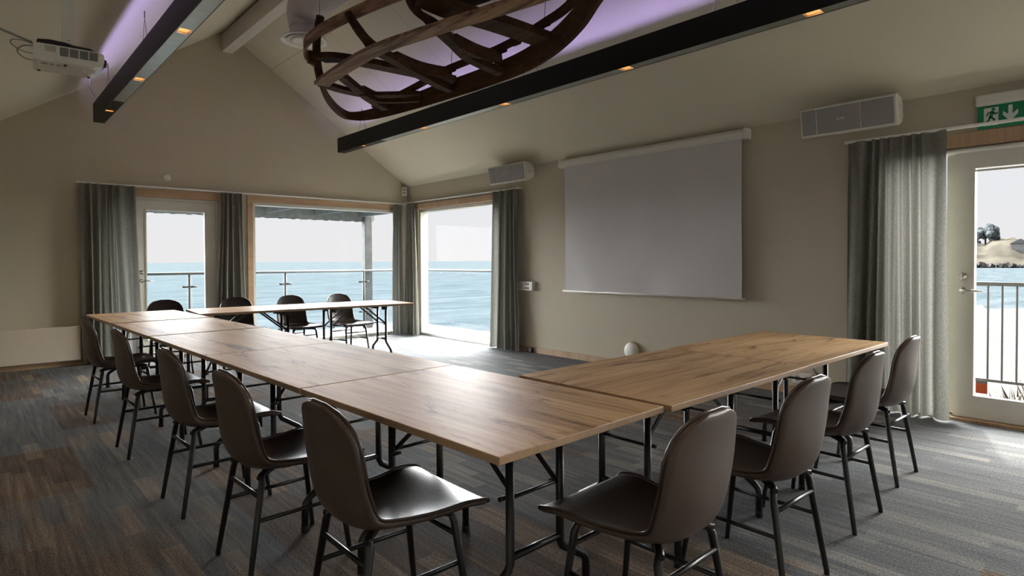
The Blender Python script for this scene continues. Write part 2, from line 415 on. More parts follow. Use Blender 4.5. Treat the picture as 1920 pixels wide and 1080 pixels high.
mb = MB(); t = .12
T = T_axes((0, YB-.2, 0), (1, 0, 0), (0, 0, 1), (0, 1, 0))
mb.prism([(XL-.2, EZ), (XE, EZ), (RX, RZ), (XR, EZ), (XR+.25, EZ-.02), (XR+.25, EZ+t+.1), (XR, EZ+t+.1), (RX, RZ+t+.1), (XE, EZ+t+.1), (XL-.2, EZ+t+.1)], T, YE-YB+.4)
struct('ceiling', mb, 'ceiling')
# ridge beam
struct('trim_1', MB().box(2.675, 2.815, YB, YE, 4.163, 4.41, bev=.006), 'whitewarm', label='pale painted ridge beam under the ceiling peak')

# baseboards
struct('baseboard_end', MB().box(XL, 1.29, YE-.018, YE, 0, .075), 'trimh')
struct('baseboard_right', MB().box(XR-.018, XR, 1.63, 6.44, 0, .075), 'trim')

# wood trims + window frames
struct('trim_2', MB().box(1.28, 2.62, YE-.022, YE+.06, 2.085, 2.19).box(2.985, 5.56, YE-.022, YE+.06, 2.105, 2.19).box(2.985, 3.06, YE-.022, YE+.06, 0, 2.105), 'trimh', label='pine casing above the end wall door and window')
struct('trim_3', MB().box(XR-.06, XR+.022, 6.40, 8.60, 2.105, 2.19).box(XR-.022, XR+.06, .05, 1.64, 2.085, 2.19), 'trim', label='pine casing above the openings of the screen wall')
struct('trim_4', MB().box(XR-.05, XR+.2, .10, 1.62, -.02, .022, bev=.004), 'trim', label='pine door threshold')

def frame_xz(mb, x0, x1, z0, z1, y0, y1, w, wb=None):
    wb = wb or w
    mb.box(x0, x0+w, y0, y1, z0, z1); mb.box(x1-w, x1, y0, y1, z0, z1)
    mb.box(x0+w, x1-w, y0, y1, z1-w, z1); mb.box(x0+w, x1-w, y0, y1, z0, z0+wb)
def frame_yz(mb, y0, y1, z0, z1, x0, x1, w, wb=None):
    wb = wb or w
    mb.box(x0, x1, y0, y0+w, z0, z1); mb.box(x0, x1, y1-w, y1, z0, z1)
    mb.box(x0, x1, y0+w, y1-w, z1-w, z1); mb.box(x0, x1, y0+w, y1-w, z0, z0+wb)
# window_1 : end wall
mb = MB(); frame_xz(mb, 3.06, 5.52, .0, 2.105, YE+.02, YE+.16, .045, .05); w = struct('window_1', mb, 'frame')
MB().box(3.10, 5.48, YE+.085, YE+.093, .04, 2.065).build('glass_pane', 'glass', w)
# window_2 : right wall, at the far corner
mb = MB(); frame_yz(mb, 6.46, 8.56, .0, 2.105, XR+.02, XR+.16, .05, .04); w = struct('window_2', mb, 'frame')
MB().box(XR+.085, XR+.093, 6.50, 8.52, .03, 2.065).build('glass_pane', 'glass', w)
# unseen windows behind the camera, added to let more light in
mb = MB(); frame_yz(mb, -2.6, -.6, 0, 2.085, XR+.04, XR+.14, .06); w = struct('added_window_3', mb, 'frame')
MB().box(XR+.085, XR+.093, -2.55, -.65, .05, 2.04).build('glass_pane', 'glass', w)
mb = MB(); frame_yz(mb, -2.4, -.4, .3, 2.085, XL-.14, XL-.04, .06); w = struct('added_window_4', mb, 'frame')
MB().box(XL-.093, XL-.085, -2.35, -.45, .35, 2.04).build('glass_pane', 'glass', w)
mb = MB(); frame_xz(mb, .5, 3.5, .8, 2.1, YB-.14, YB-.04, .06); w = struct('added_window_5', mb, 'frame')
MB().box(.55, 3.45, YB-.093, YB-.085, .85, 2.05).build('glass_pane', 'glass', w)

def cyl_T(o, w):
    w = Vector(w).normalized(); a = Vector((0, 0, 1)) if abs(w.z) < .9 else Vector((1, 0, 0))
    u = a.cross(w).normalized(); v = w.cross(u)
    return T_axes(o, u, v, w)
def handle_set(parent, along, pos, out, z_h, z_l):
    """along: unit vector the lever points to; out: unit vector out of the leaf into the room"""
    o = Vector(pos); al = Vector(along); ou = Vector(out)
    b = MB(); p = o+Vector((0, 0, z_h))
    b.lathe([(.001, .014), (.024, .014), (.027, .008), (.027, 0)], cyl_T(p, ou), 20)
    b.tube([p, p+ou*.045, p+ou*.055+al*.015, p+ou*.055+al*.13], .009, 10)
    b.build('door_handle', 'steel', parent)
    b = MB(); p = o+Vector((0, 0, z_l))
    b.lathe([(.001, .018), (.012, .018), (.012, .012), (.026, .010), (.028, 0)], cyl_T(p, ou), 20)
    b.build('door_lock', 'steel', parent)
# door_1 on the end wall (leaf 1.60-2.565) with a glazed side light at its left
mb = MB(); y0, y1 = YE+.0, YE+.16
frame_xz(mb, 1.30, 2.60, 0, 2.085, y0+.02, y1, .035, .03); mb.box(1.55, 1.60, y0+.02, y1, .03, 2.05)
d = struct('door_1', mb, 'frame')
lf = MB(); frame_xz(lf, 1.602, 2.563, .03, 2.048, YE+.03, YE+.085, .13, .20)
lf = lf.build('door_leaf', 'frame', d)
MB().box(1.72, 2.435, YE+.055, YE+.063, .22, 1.93).build('door_glass', 'glass', lf)
b = MB(); frame_xz(b, 1.715, 2.44, .215, 1.935, YE+.022, YE+.032, .014); b.build('glazing_bead', 'frame', lf)
handle_set(lf, (1, 0, 0), (1.665, YE+.03, 0), (0, -1, 0), 1.0, 1.112)
MB().box(1.335, 1.55, YE+.08, YE+.088, .03, 2.05).build('side_light', 'glass', d)
# door_2 on the right wall (leaf 0.15-1.15) with a side light at Y 1.18-1.58
mb = MB(); frame_yz(mb, .10, 1.62, .02, 2.085, XR+.02, XR+.16, .035, .02); mb.box(XR+.02, XR+.16, 1.152, 1.20, .03, 2.05)
d = struct('door_2', mb, 'frame')
lf = MB(); frame_yz(lf, .14, 1.15, .025, 2.048, XR-.0, XR+.06, .13, .17)
lf = lf.build('door_leaf', 'frame', d)
MB().box(XR+.026, XR+.034, .26, 1.03, .19, 1.90).build('door_glass', 'glass', lf)
b = MB(); frame_yz(b, .255, 1.035, .185, 1.905, XR-.008, XR+.002, .014); b.build('glazing_bead', 'frame', lf)
handle_set(lf, (0, -1, 0), (XR, 1.093, 0), (-1, 0, 0), .995, 1.103)
b = MB(); b.box(XR-.0105, XR-.009, .935, 1.005, .225, .30, 0); b.box(XR-.0105, XR-.0092, .935, 1.005, .30, .325, 1)
b.build('warning_sticker', ['red', 'cable'], lf, label='small red sticker on the glass')
MB().box(XR+.08, XR+.088, 1.20, 1.585, .04, 2.05).build('side_light', 'glass', d)
MB().tube([(XR+.0, .12, 2.06), (XR+.0, 1.60, 2.06)], .018, 12).build('draught_strip', 'white', d, label='rounded white strip above the door leaf')

# ------------------------------------------------------------------ curtain rails and curtains
def rail(name, a, b, label, reach=.045):
    a = Vector(a); b = Vector(b); d = (b-a).normalized(); r = thing(name, label, 'curtain rail', tuple((a+b)/2))
    c = (a+b)/2
    MB().bar([a-c, b-c], .05, .018).build('rail_profile', 'rail', r)
    n = int((b-a).length/.75)
    for i in range(n+1):
        p = a+(b-a)*(i+.5)/(n+1)-c
        w = Vector((0, 1, 0)) if abs(d.x) > .5 else Vector((1, 0, 0))
        MB().bar([p+Vector((0, 0, .012)), p+Vector((0, 0, .012))+w*reach], .03, .006).build('wall_bracket', 'rail', r)
    return r
rail('curtain_rail', (.975, YE-.05, 2.21), (5.60, YE-.05, 2.21), 'long white curtain rail above the glass door and sea window')
rail('curtain_rail', (XR-.05, 8.84, 2.225), (XR-.05, 5.96, 2.225), 'white curtain rail above the corner side window')
rail('curtain_rail', (XR-.07, -.1, 2.228), (XR-.07, 1.90, 2.228), 'white curtain rail passing in front of the exit sign', .065)

def curtain(name, label, axis, a0, a1, b0, b1, off, ztop, folds, depth=.045, seed=0, zb=.012, amp_b=1.35, group=None):
    """a0,a1 extent along axis at top; b0,b1 at bottom; off = distance line of the curtain"""
    rnd = random.Random(seed)
    ph = [rnd.uniform(0, 6.28) for _ in range(6)]; wob = [rnd.uniform(.35, 1.3) for _ in range(40)]
    nu, nv = folds*14, 36
    bm = bmesh.new(); g = []
    lean = [rnd.uniform(-.05, .05) for _ in range(folds+2)]
    for j in range(nv+1):
        v = j/nv; z = ztop+(zb-ztop)*v
        e0 = a0+(b0-a0)*v**1.3; e1 = a1+(b1-a1)*v**1.3
        row = []
        for i in range(nu+1):
            u = i/nu
            fi = (u+.055*math.sin(2*PI*u+ph[3])+.02*math.sin(5*PI*u+ph[4]))*folds; fi = min(max(fi, 0), folds-1e-6); k = int(min(fi, folds-1e-6)); A = wob[k]*(1-(fi-k))+wob[k+1]*(fi-k)
            uu = u+.018*math.sin(u*9+ph[0]+v*1.2)*v*math.sin(PI*u)
            amp = depth*A*(.55+(amp_b-.55)*v)
            s_ = math.sin(2*PI*fi+.5*math.sin(3*v+ph[1]+k))
            s_ = math.copysign(abs(s_)**.75, s_)
            dd = amp*s_+.012*v*math.sin(7*u+ph[2]+4*v)
            dd = max(-.085, min(.085, dd))
            p = e0+(e1-e0)*uu
            hem = .0
            row.append(bm.verts.new((p, off+dd, z+hem) if axis == 'x' else (off+dd, p, z+hem)))
        g.append(row)
    for j in range(nv):
        for i in range(nu):
            f = bm.faces.new((g[j][i], g[j][i+1], g[j+1][i+1], g[j+1][i])); f.smooth = True
    x = MB(); x.bm.free(); x.bm = bm
    o = x.build(name, 'curtain')
    return tag(o, label, 'curtain', group)
curtain('curtain', 'wide grey linen curtain at the left of the end wall, over the door side light', 'x', 1.01, 1.59, 1.015, 1.64, YE-.10, 2.198, 6, seed=3)
curtain('curtain', 'narrow grey linen curtain gathered between the glass door and the sea window', 'x', 2.60, 2.89, 2.52, 2.93, YE-.10, 2.198, 5, .04, seed=5)
curtain('curtain', 'light grey linen curtain in the room corner, on the sea window side', 'x', 5.33, 5.50, 5.30, 5.50, YE-.10, 2.198, 3, .035, seed=8, amp_b=1.2)
curtain('curtain', 'light grey linen curtain in the room corner, on the side window', 'y', 8.76, 8.47, 8.76, 8.36, XR-.11, 2.212, 4, .04, seed=9)
curtain('curtain', 'dark grey linen curtain between the side window and the white outlet box', 'y', 6.50, 5.98, 6.56, 5.93, XR-.11, 2.212, 5, .05, seed=12, amp_b=1.1)
curtain('curtain', 'broad grey linen curtain beside the right hand glass door', 'y', 1.87, 1.17, 1.90, 1.14, XR-.12, 2.215, 8, .065, seed=21)

# ------------------------------------------------------------------ tables
ZT = .718
def make_table():
    r = thing('folding_table', 'x', 'table')
    L_, W_ = 1.205, .80
    mb = MB()
    mb.box(-L_/2, L_/2, -W_/2, W_/2, ZT-.024, ZT, 0, bev=.0025)
    for f in mb.bm.faces:
        n = f.normal
    top = mb.build('tabletop', ['oak', 'edge'], r)
    for p in top.data.polygons:
        if abs(p.normal.z) < .5: p.material_index = 1
    for sx in (-1, 1):
        x = sx*(L_/2-.25)
        MB().box(x-.02, x+.02, -.17, .17, ZT-.044, ZT-.0245).build('mounting_rail', 'black', r)
        MB().tube([(x, -.1225, .262), (x, .1225, .262)], .013, 10).build('crossbar', 'black', r)
        MB().tube([(x, -.1225, .46), (x, .1225, .46)], .007, 8).build('brace_rod', 'black', r)
        for sy in (-1, 1):
            lg = MB(); y = sy*.1225
            lg.tube([(x, y, ZT-.0245), (x, y, .245), (x, y+sy*.012, .222), (x, y+sy*.125, .150), (x, y+sy*.142, .130), (x, y+sy*.145, .105), (x, y+sy*.145, .0)], .0155, 12)
            lg = lg.build('leg', 'black', r)
            bp = MB(); bp.tube([(x, y+sy*.145, 0.0), (x, y+sy*.145, .03)], .0175, 12); bp.build('foot_cap', 'rubber', lg)
            br = MB()
            br.bar([(x, y-sy*.018, .46), (x-sx*.275, y-sy*.018, ZT-.034)], .018, .006, up=(0, 1, 0))
            br.box(x-sx*.27-.03, x-sx*.27+.03, y-sy*.018-.016, y-sy*.018+.016, ZT-.040, ZT-.0245)
            br.box(x-.028-sx*.02, x+.028-sx*.02, y-.022, y+.022, ZT-.085, ZT-.044)
            br.tube([(x-sx*.03, y-.02, .452), (x-sx*.03, y+.02, .452)], .008, 8)
            br.build('brace', 'black', r)
        kn = MB(); kn.box(x-sx*.09-.035, x-sx*.09+.035, -.02, .02, ZT-.07, ZT-.0245); kn.tube([(x-sx*.05, 0, ZT-.06), (x-sx*.05, 0, ZT-.10)], .006, 8)
        kn.build('locking_catch', 'black', r)
    return r
T0 = make_table(); used = [False]
def put_table(cx, cy, rz, label, group):
    if not used[0]:
        used[0] = True; o = T0; o.location = (cx, cy, 0); o.rotation_euler = (0, 0, rz); o['label'] = label; o['group'] = group
    else: o = dup(T0, (cx, cy, 0), rz, label, group)
    return o
# main row of five (long sides along the room, turned by 1.5 degrees)
a = math.radians(90+1.53)
u = Vector((math.cos(a), math.sin(a), 0)); v = Vector((math.sin(a), -math.cos(a), 0))
start = Vector((1.04, 1.196, 0))
names = ['oak folding table at the near corner of the U, closest to the viewer',
         'oak folding table of the long row, second from the near corner',
         'oak folding table in the middle of the long row',
         'oak folding table of the long row, second from the far end',
         'oak folding table at the far end of the long row, by the glass door']
off = [0, 1.213, 2.42+.005, 3.665, 4.925]
for i in range(5):
    c = start+u*(off[i]+1.205/2)+v*.40
    put_table(c.x, c.y, a, names[i], 'oak tables of the long row')
# right row (two)
put_table(1.862+.6035, 1.60, 0.0, 'oak folding table of the near row, joined to the corner table', 'oak tables of the near row')
put_table(3.073+.6035, 1.603, math.radians(-.2), 'oak folding table at the open end of the near row, beside the big curtain', 'oak tables of the near row')
# far row (two)
a = math.radians(-5.0); u = Vector((math.cos(a), math.sin(a), 0)); v = Vector((-math.sin(a), math.cos(a), 0))
for i, nm in enumerate(('oak folding table of the far row, joined to the long row by the door', 'oak folding table at the open end of the far row, before the sea window')):
    c = Vector((1.725, 6.555, 0))+u*(.6025+1.207*i)+v*.40
    put_table(c.x, c.y, a, nm, 'oak tables of the far row')

# ------------------------------------------------------------------ chairs
def shell_grid(off=0.):
    """one-piece shell; returns grid of points. +y is the front of the chair"""
    P = [(.265, .428), (.250, .443), (.17, .441), (.06, .427), (-.05, .419), (-.125, .427), (-.175, .457), (-.200, .52), (-.209, .61), (-.215, .71), (-.232, .808)]
    P = catmull([(0, a_, b_) for a_, b_ in P], 4)
    n = len(P); L = [0]
    for i in range(1, n): L.append(L[-1]+(P[i]-P[i-1]).length)
    tot = L[-1]; nv = 16; rows = []
    for i, p in enumerate(P):
        s = L[i]/tot
        # half width along the strip
        base = .245-.055*math.sin(min(1, max(0, (s-.12)/.5))*PI/2)**1.5 if s < .60 else .19+.012*math.sin((s-.60)/.25*PI/2 if s < .85 else PI/2)
        if s < .5: w = .226-.040*(1-math.cos(min(1, s/.46)*PI))/2
        else: w = .186+.004*math.sin(min(1, (s-.5)/.2)*PI/2)
        if s < .07: w *= (1-((.07-s)/.07)**3*.10)
        if s > .74: w *= max(.0, 1-((s-.74)/.262)**3.0)**(1/2.6)
        w = max(w, .03)
        # strip normal (upper/front side)
        d = (P[min(i+1, n-1)]-P[max(i-1, 0)]).normalized(); nrm = Vector((0, -d.z, d.y))
        if nrm.y < 0 and s > .5: nrm = -nrm
        if nrm.z < 0 and s <= .5: nrm = -nrm
        cup = .012+.040*math.exp(-((s-.50)/.20)**2)+(.022 if s > .5 else 0)*min(1, (s-.5)/.15)
        if s < .12: cup *= s/.12*.8+.2
        # front lip turns down at the corners
        row = []
        for k in range(nv+1):
            q = -1+2*k/nv
            qq = math.sin(q*PI/2)*.25+q*.75
            c = cup*min(1.2, abs(qq*w)/.205)**2.4
            pos = Vector((qq*w, p.y, p.z))+nrm*(c+off)
            if s < .10: pos.z -= .004*(1-s/.10); 
            row.append(pos)
        rows.append(row)
    return rows
def make_chair():
    r = thing('shell_chair', 'x', 'chair')
    G = shell_grid()
    def surf(G, th, a, b, name, mi, par):
        bm = bmesh.new(); R = []
        for row in G: R.append([bm.verts.new(p) for p in row])
        for i in range(len(R)-1):
            for k in range(len(R[0])-1):
                f = bm.faces.new((R[i][k], R[i][k+1], R[i+1][k+1], R[i+1][k])); f.smooth = True
        bmesh.ops.recalc_face_normals(bm, faces=bm.faces)
        f0 = min(bm.faces, key=lambda f: (f.calc_center_median()-Vector((0, .05, .42))).length)
        if f0.normal.z < 0: bmesh.ops.reverse_faces(bm, faces=bm.faces)
        me = bpy.data.meshes.new(name); bm.to_mesh(me); bm.free()
        me.materials.append(M['leather']); me.materials.append(M['leatherback']); me.materials.append(M['piping'])
        o = bpy.data.objects.new(name, me); C.objects.link(o); o.parent = par
        md = o.modifiers.new('t', 'SOLIDIFY'); md.thickness = th; md.offset = -1; md.material_offset = 1; md.material_offset_rim = 1
        md2 = o.modifiers.new('b', 'SUBSURF'); md2.levels = 1; md2.render_levels = 1
        return o
    nsplit = int(len(G)*.55)
    i0 = 0
    sh = surf(G, .022, 0, 0, 'shell', 0, r)
    sh['label'] = 'dark brown leather seat and back in one shell'
    # piping follows the whole outline
    loop = [row[0] for row in G]+[G[-1][k] for k in range(1, len(G[0])-1)]+[row[-1] for row in reversed(G)]+[G[0][k] for k in range(len(G[0])-2, 0, -1)]
    cl = [loop[0]]
    for p in loop[1:]:
        if (p-cl[-1]).length > .006: cl.append(p)
    MB().tube([p+Vector((0, 0, 0)) for p in cl], .0045, 8, closed=True).build('piping', 'piping', r)
    fr = MB()
    fr.tube([(-.15, -.155, .398), (.15, .165, .398)], .010, 8); fr.tube([(.15, -.155, .398), (-.15, .165, .398)], .010, 8)
    fr.lathe([(.001, .405), (.07, .405), (.07, .385), (.001, .385)], None, 20)
    fr.build('under_frame', 'black', r)
    top = {}; foot = {}
    for sx in (-1, 1):
        for sy, ty, fy in ((-1, -.145, -.205), (1, .165, .215)):
            tp = Vector((sx*.150, ty, .405)); ft = Vector((sx*.178, fy, 0))
            m = MB()
            bend = [(sx*.10, ty*.75, .404), (sx*.135, ty*.97, .400), tp+Vector((sx*.002, 0, -.03))]
            m.tube([*bend, ft+Vector((0, 0, .012)), ft], .0125, 10, radii=[.0125, .0135, .0135, .0105, .0105])
            m.build('leg', 'black', r)
            top[sx, sy] = tp; foot[sx, sy] = ft
    at = lambda sx, sy, z: foot[sx, sy]+(top[sx, sy]-foot[sx, sy])*(z/.405)
    for sx in (-1, 1): MB().tube([at(sx, -1, .235), at(sx, 1, .235)], .0085, 8).build('side_stretcher', 'black', r)
    for sy in (-1, 1): MB().tube([at(-1, sy, .325), at(1, sy, .325)], .0085, 8).build('cross_stretcher', 'black', r)
    return r
CH0 = make_chair(); cu = [False]
def put_chair(x, y, deg, label, group):
    rz = math.radians(deg)
    if not cu[0]:
        cu[0] = True; CH0.location = (x, y, 0); CH0.rotation_euler = (0, 0, rz); CH0['label'] = label; CH0['group'] = group
    else: dup(CH0, (x, y, 0), rz, label, group)
g = 'leather chairs along the outer side of the long row'
for (x, y, d, l) in ((.905, 5.74, -88, 'brown leather shell chair at the far end of the long row, nearest the left curtain'),
                     (.935, 4.57, -89, 'brown leather shell chair on the left side, second from the far curtain'),
                     (.955, 3.38, -88, 'brown leather shell chair in the middle of the left side'),
                     (.98, 2.53, -88.5, 'brown leather shell chair on the left side, just behind the nearest one'),
                     (1.03, 1.755, -91, 'large nearest brown leather shell chair on the left side, bright seat showing')):
    put_chair(x, y, d, l, g)
g = 'leather chairs along the outer side of the near row'
for (x, y, d, l) in ((1.59, 1.12, 1, 'brown leather shell chair at the table corner, nearest on the right side'),
                     (2.32, 1.115, -1, 'brown leather shell chair on the right side, next to the corner one'),
                     (3.125, 1.16, 0, 'brown leather shell chair on the right side, second from the big curtain'),
                     (3.905, 1.205, 0, 'brown leather shell chair on the right side, last one in front of the big curtain')):
    put_chair(x, y, d, l, g)
g = 'leather chairs in front of the sea windows'
for (x, y, d, l) in ((1.67, 7.52, 180, 'dark shell chair backed by the glass door'),
                     (2.43, 7.47, 180, 'dark shell chair backed by the narrow curtain'),
                     (3.08, 7.37, 184, 'dark shell chair in front of the sea window, left of its neighbour'),
                     (3.69, 7.23, 188, 'dark shell chair at the open end of the far row, whole seat visible')):
    put_chair(x, y, d, l, g)

# ------------------------------------------------------------------ hanging black light beams
def light_beam(x, label):
    r = thing('light_beam', label, 'ceiling light', (x, 0, 2.9), 0, 'black light beams under the ceiling')
    w = .055; y0, y1 = -1.0, 8.57
    mb = MB()
    holes = [y for y in (7.85, 6.31, 4.79, 3.21, 1.66, .12)]
    # bottom plate with square holes for the lamps
    hs = .055
    ys = y0
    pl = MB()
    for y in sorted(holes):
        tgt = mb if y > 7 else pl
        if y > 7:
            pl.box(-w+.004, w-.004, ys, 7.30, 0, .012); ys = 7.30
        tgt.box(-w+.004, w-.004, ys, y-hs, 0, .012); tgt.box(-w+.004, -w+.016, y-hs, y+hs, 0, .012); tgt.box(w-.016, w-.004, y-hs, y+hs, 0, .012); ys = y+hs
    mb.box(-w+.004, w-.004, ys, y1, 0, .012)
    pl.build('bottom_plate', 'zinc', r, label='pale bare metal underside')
    mb.box(-w, -w+.004, y0, y1, -.002, .215); mb.box(w-.004, w, y0, y1, -.002, .215)
    mb.box(-w+.004, w-.004, y1-.004, y1, 0, .215); mb.box(-w+.004, w-.004, y0, y0+.004, 0, .215)
    mb.box(-w+.004, w-.004, y0+.004, y1-.004, .12, .13)
    mb.build('housing', 'blackflat', r)
    for y in holes:
        dl = MB(); dl.box(-.036, .036, y-.05, y+.05, .05, .056, 0)
        dl = dl.build('downlight', 'lamp', r)
        b = MB(); b.box(-.039, -.036, y-.052, y+.052, .012, .056); b.box(.036, .039, y-.052, y+.052, .012, .056); b.box(-.036, .036, y-.052, y-.05, .012, .056); b.box(-.036, .036, y+.05, y+.052, .012, .056)
        b.build('reflector', 'reflector', dl)
    MB().box(-.02, .02, y0+.1, y1-.25, .131, .137).build('led_strip', 'led', r)
    return r
def roofz(x): return RZ-SL*abs(x-RX)
def hang(p0, p1, q, label, name='hanging_wire'):
    b = MB(); b.tube([p0, q], .0022, 6); b.tube([p1, q], .0022, 6)
    b.tube([q, (q[0], q[1], roofz(q[0])+.004)], .005, 6)
    return tag(b.build(name, 'wire'), label, 'wire')
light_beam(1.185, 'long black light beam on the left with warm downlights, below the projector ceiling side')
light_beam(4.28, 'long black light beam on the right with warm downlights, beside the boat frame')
for y, s_ in ((7.9, 'end nearest the sea wall'), (6.05, 'second hook from the sea wall'), (4.4, 'third hook from the sea wall'), (2.3, 'hook nearest the viewer')):
    for x, c_ in ((1.185, 'left'), (4.28, 'right')):
        hang((x, y-.12, 3.11), (x, y+.12, 3.11), (x, y, roofz(x)-.06), f'thin steel suspension wires of the {c_} black beam, {s_}')
b = MB(); b.tube(catmull([(1.13, 8.25, 3.115), (1.06, 8.2, 3.2), (1.05, 8.15, 3.32), (1.12, 8.1, 3.36), (1.20, 8.05, 3.40)], 5), .006, 8)
tag(b.build('power_cable', 'purplecable'), 'pale cable looping from the ceiling to the end of the left black beam', 'cable')

# ------------------------------------------------------------------ boat skeleton
B = {'stem': [(2.508, 5.41, 3.55), (2.523, 5.52, 3.4), (2.545, 5.585, 3.28), (2.572, 5.619, 3.14), (2.614, 5.631, 2.98)],
 'keel': [(2.614, 5.631, 2.98), (2.541, 5.225, 2.96), (2.486, 4.39, 2.95), (2.549, 3.719, 2.93), (2.634, 3.201, 2.92), (2.737, 2.786, 2.93), (2.909, 2.485, 3.0), (3.0, 2.15, 3.12)],
 'L': [(2.562, 5.643, 3.18), (2.435, 5.548, 3.2), (2.356, 5.426, 3.22), (2.322, 5.277, 3.24), (2.325, 5.027, 3.26), (2.372, 4.622, 3.27), (2.441, 4.14, 3.27), (2.537, 3.696, 3.27), (2.627, 3.191, 3.25), (2.74, 2.554, 3.2), (2.95, 2.1, 3.17)],
 'R': [(2.567, 5.607, 3.1), (2.686, 5.798, 3.02), (2.913, 6.109, 2.96), (3.179, 6.374, 2.92), (3.358, 6.412, 2.9), (3.48, 6.161, 2.88), (3.55, 5.596, 2.87), (3.585, 4.867, 2.86), (3.601, 4.229, 2.86), (3.585, 3.751, 2.87), (3.512, 3.335, 2.9), (3.356, 2.944, 2.93), (3.177, 2.621, 2.97), (3.012, 2.2, 3.06)],
 'inR': [(3.447, 6.099, 3.0), (3.48, 5.534, 3.03), (3.45, 4.854, 3.06), (3.44, 4.652, 3.07), (3.46, 4.38, 3.08), (3.48, 4.005, 3.09), (3.46, 3.662, 3.10), (3.39, 3.327, 3.10), (3.319, 3.016, 3.11), (3.1, 2.5, 3.14)],
 'A': [(2.315, 4.493, 3.24), (2.399, 4.448, 3.1), (2.513, 4.42, 2.99), (2.758, 4.509, 2.97), (2.993, 4.58, 2.94), (3.333, 4.72, 2.93), (3.575, 4.80, 2.93)],
 'A2': [(2.761, 4.514, 2.99), (3.015, 4.571, 2.98), (3.257, 4.62, 3.0), (3.45, 4.655, 3.03)],
 'B': [(2.56, 5.2, 2.985), (2.65, 5.26, 2.975), (2.831, 5.399, 2.96), (3.149, 5.681, 2.955), (3.46, 5.86, 2.93)],
 'B2': [(3.0, 5.54, 2.97), (3.25, 5.68, 2.975), (3.40, 5.6, 2.975), (3.53, 5.299, 2.95)],
 'C': [(2.452, 3.794, 3.24), (2.50, 3.785, 3.1), (2.598, 3.686, 2.98), (2.877, 3.83, 2.96), (3.17, 3.998, 2.95), (3.56, 4.05, 2.92)],
 'C2': [(2.88, 3.834, 2.98), (3.126, 3.90, 2.98), (3.331, 3.96, 3.0), (3.50, 3.99, 3.03)],
 'D': [(2.38, 3.535, 3.08), (2.626, 3.494, 3.04), (2.99, 3.446, 3.03), (3.50, 3.454, 3.035)],
 'E': [(2.50, 5.42, 3.16), (2.596, 5.22, 3.13), (2.846, 5.03, 3.08), (3.256, 4.76, 3.0), (3.50, 4.66, 2.97)],
 'F': [(2.66, 5.76, 3.03), (2.937, 5.74, 3.0), (3.187, 5.637, 2.98), (3.52, 5.262, 2.97)]}
root = thing('boat_skeleton', 'dark wooden skeleton of an old rowing boat hanging under the ceiling', 'boat', (3.0, 4.3, 2.95))
off_ = Vector((3.0, 4.3, 2.95))
def bp(key, name, w, t_, m='boat', up=(0, 0, 1), lab=None, k=5, tp=None):
    pts = [p-off_ for p in catmull(B[key], k)]
    o = MB().bar(pts, w, t_, up, taper=tp).build(name, m, root)
    if lab: o['label'] = lab
    return o
bp('stem', 'stem_post', .055, .06, up=(1, 0, 0))
bp('keel', 'keel_plank', .145, .03, 'boatlight', lab='worn pale brown centre plank')
pts = [p-off_ for p in catmull(B['L'], 6)]
cL = Vector((3.0, 4.2, 3.0))-off_
MB().bar(pts, .022, .10, (0, 0, 1)).build('left_strake', 'boatlight', root)
pts = [p-off_ for p in catmull(B['R'], 6)]
tts = []
for i_, p in enumerate(pts):
    f_ = i_/(len(pts)-1)
    k_ = .50+.50*min(1, max(0, (f_-.28)/.25))-.25*max(0, (f_-.72)/.28)
    tts.append(k_); p.z += .02+.06*min(1, max(0, (f_-.28)/.25))
MB().bar(pts, .05, .17, [(-.35, 0, 1)]*len(pts), tt=tts).build('right_strake', 'boat', root)
bp('inR', 'inner_stringer', .05, .05)
for k_ in ('A', 'B', 'C'): bp(k_, 'rib', .085, .055)
for k_ in ('A2', 'B2', 'C2'): bp(k_, 'rib_knee', .06, .10)
bp('D', 'thwart', .20, .06); bp('E', 'thwart', .17, .05); bp('F', 'thwart', .13, .04)
# rib block by the second thwart and small cleats, plus stern sheets
MB().box(-.28, .02, -.95, -.55, .17, .21, T=Matrix.Translation((-.33, 0, .02)) @ Matrix.Rotation(.2, 4, 'Z')).build('stern_board', 'boat', root)
for (x, y, z) in ((3.44, 4.62, 3.03), (3.49, 3.95, 3.05), (3.47, 3.75, 3.06), (3.39, 3.33, 3.07)):
    MB().box(-.028, .028, -.05, .05, 0, .05, T=Matrix.Translation(Vector((x, y, z))-off_), bev=.01).build('cleat', 'boat', root)
MB().box(-.04, .04, -.03, .03, -.05, .06, T=Matrix.Translation(Vector((2.49, 5.56, 3.19))-off_)).build('cleat', 'boat', root)
for (x, y, z, l) in ((3.44, 4.62, 3.07, 'thin wire holding the boat frame near its far end'), (3.39, 3.33, 3.11, 'thin wire holding the boat frame near its middle'), (2.51, 5.43, 3.54, 'thin wire at the stem of the boat frame')):
    tx = x+ (.12 if x > 3 else .02)
    ty = y+.05
    tag(MB().tube([(x, y, z), (tx, ty, roofz(tx)+.005)], .0025, 6).build('boat_wire', 'wire'), l, 'wire')

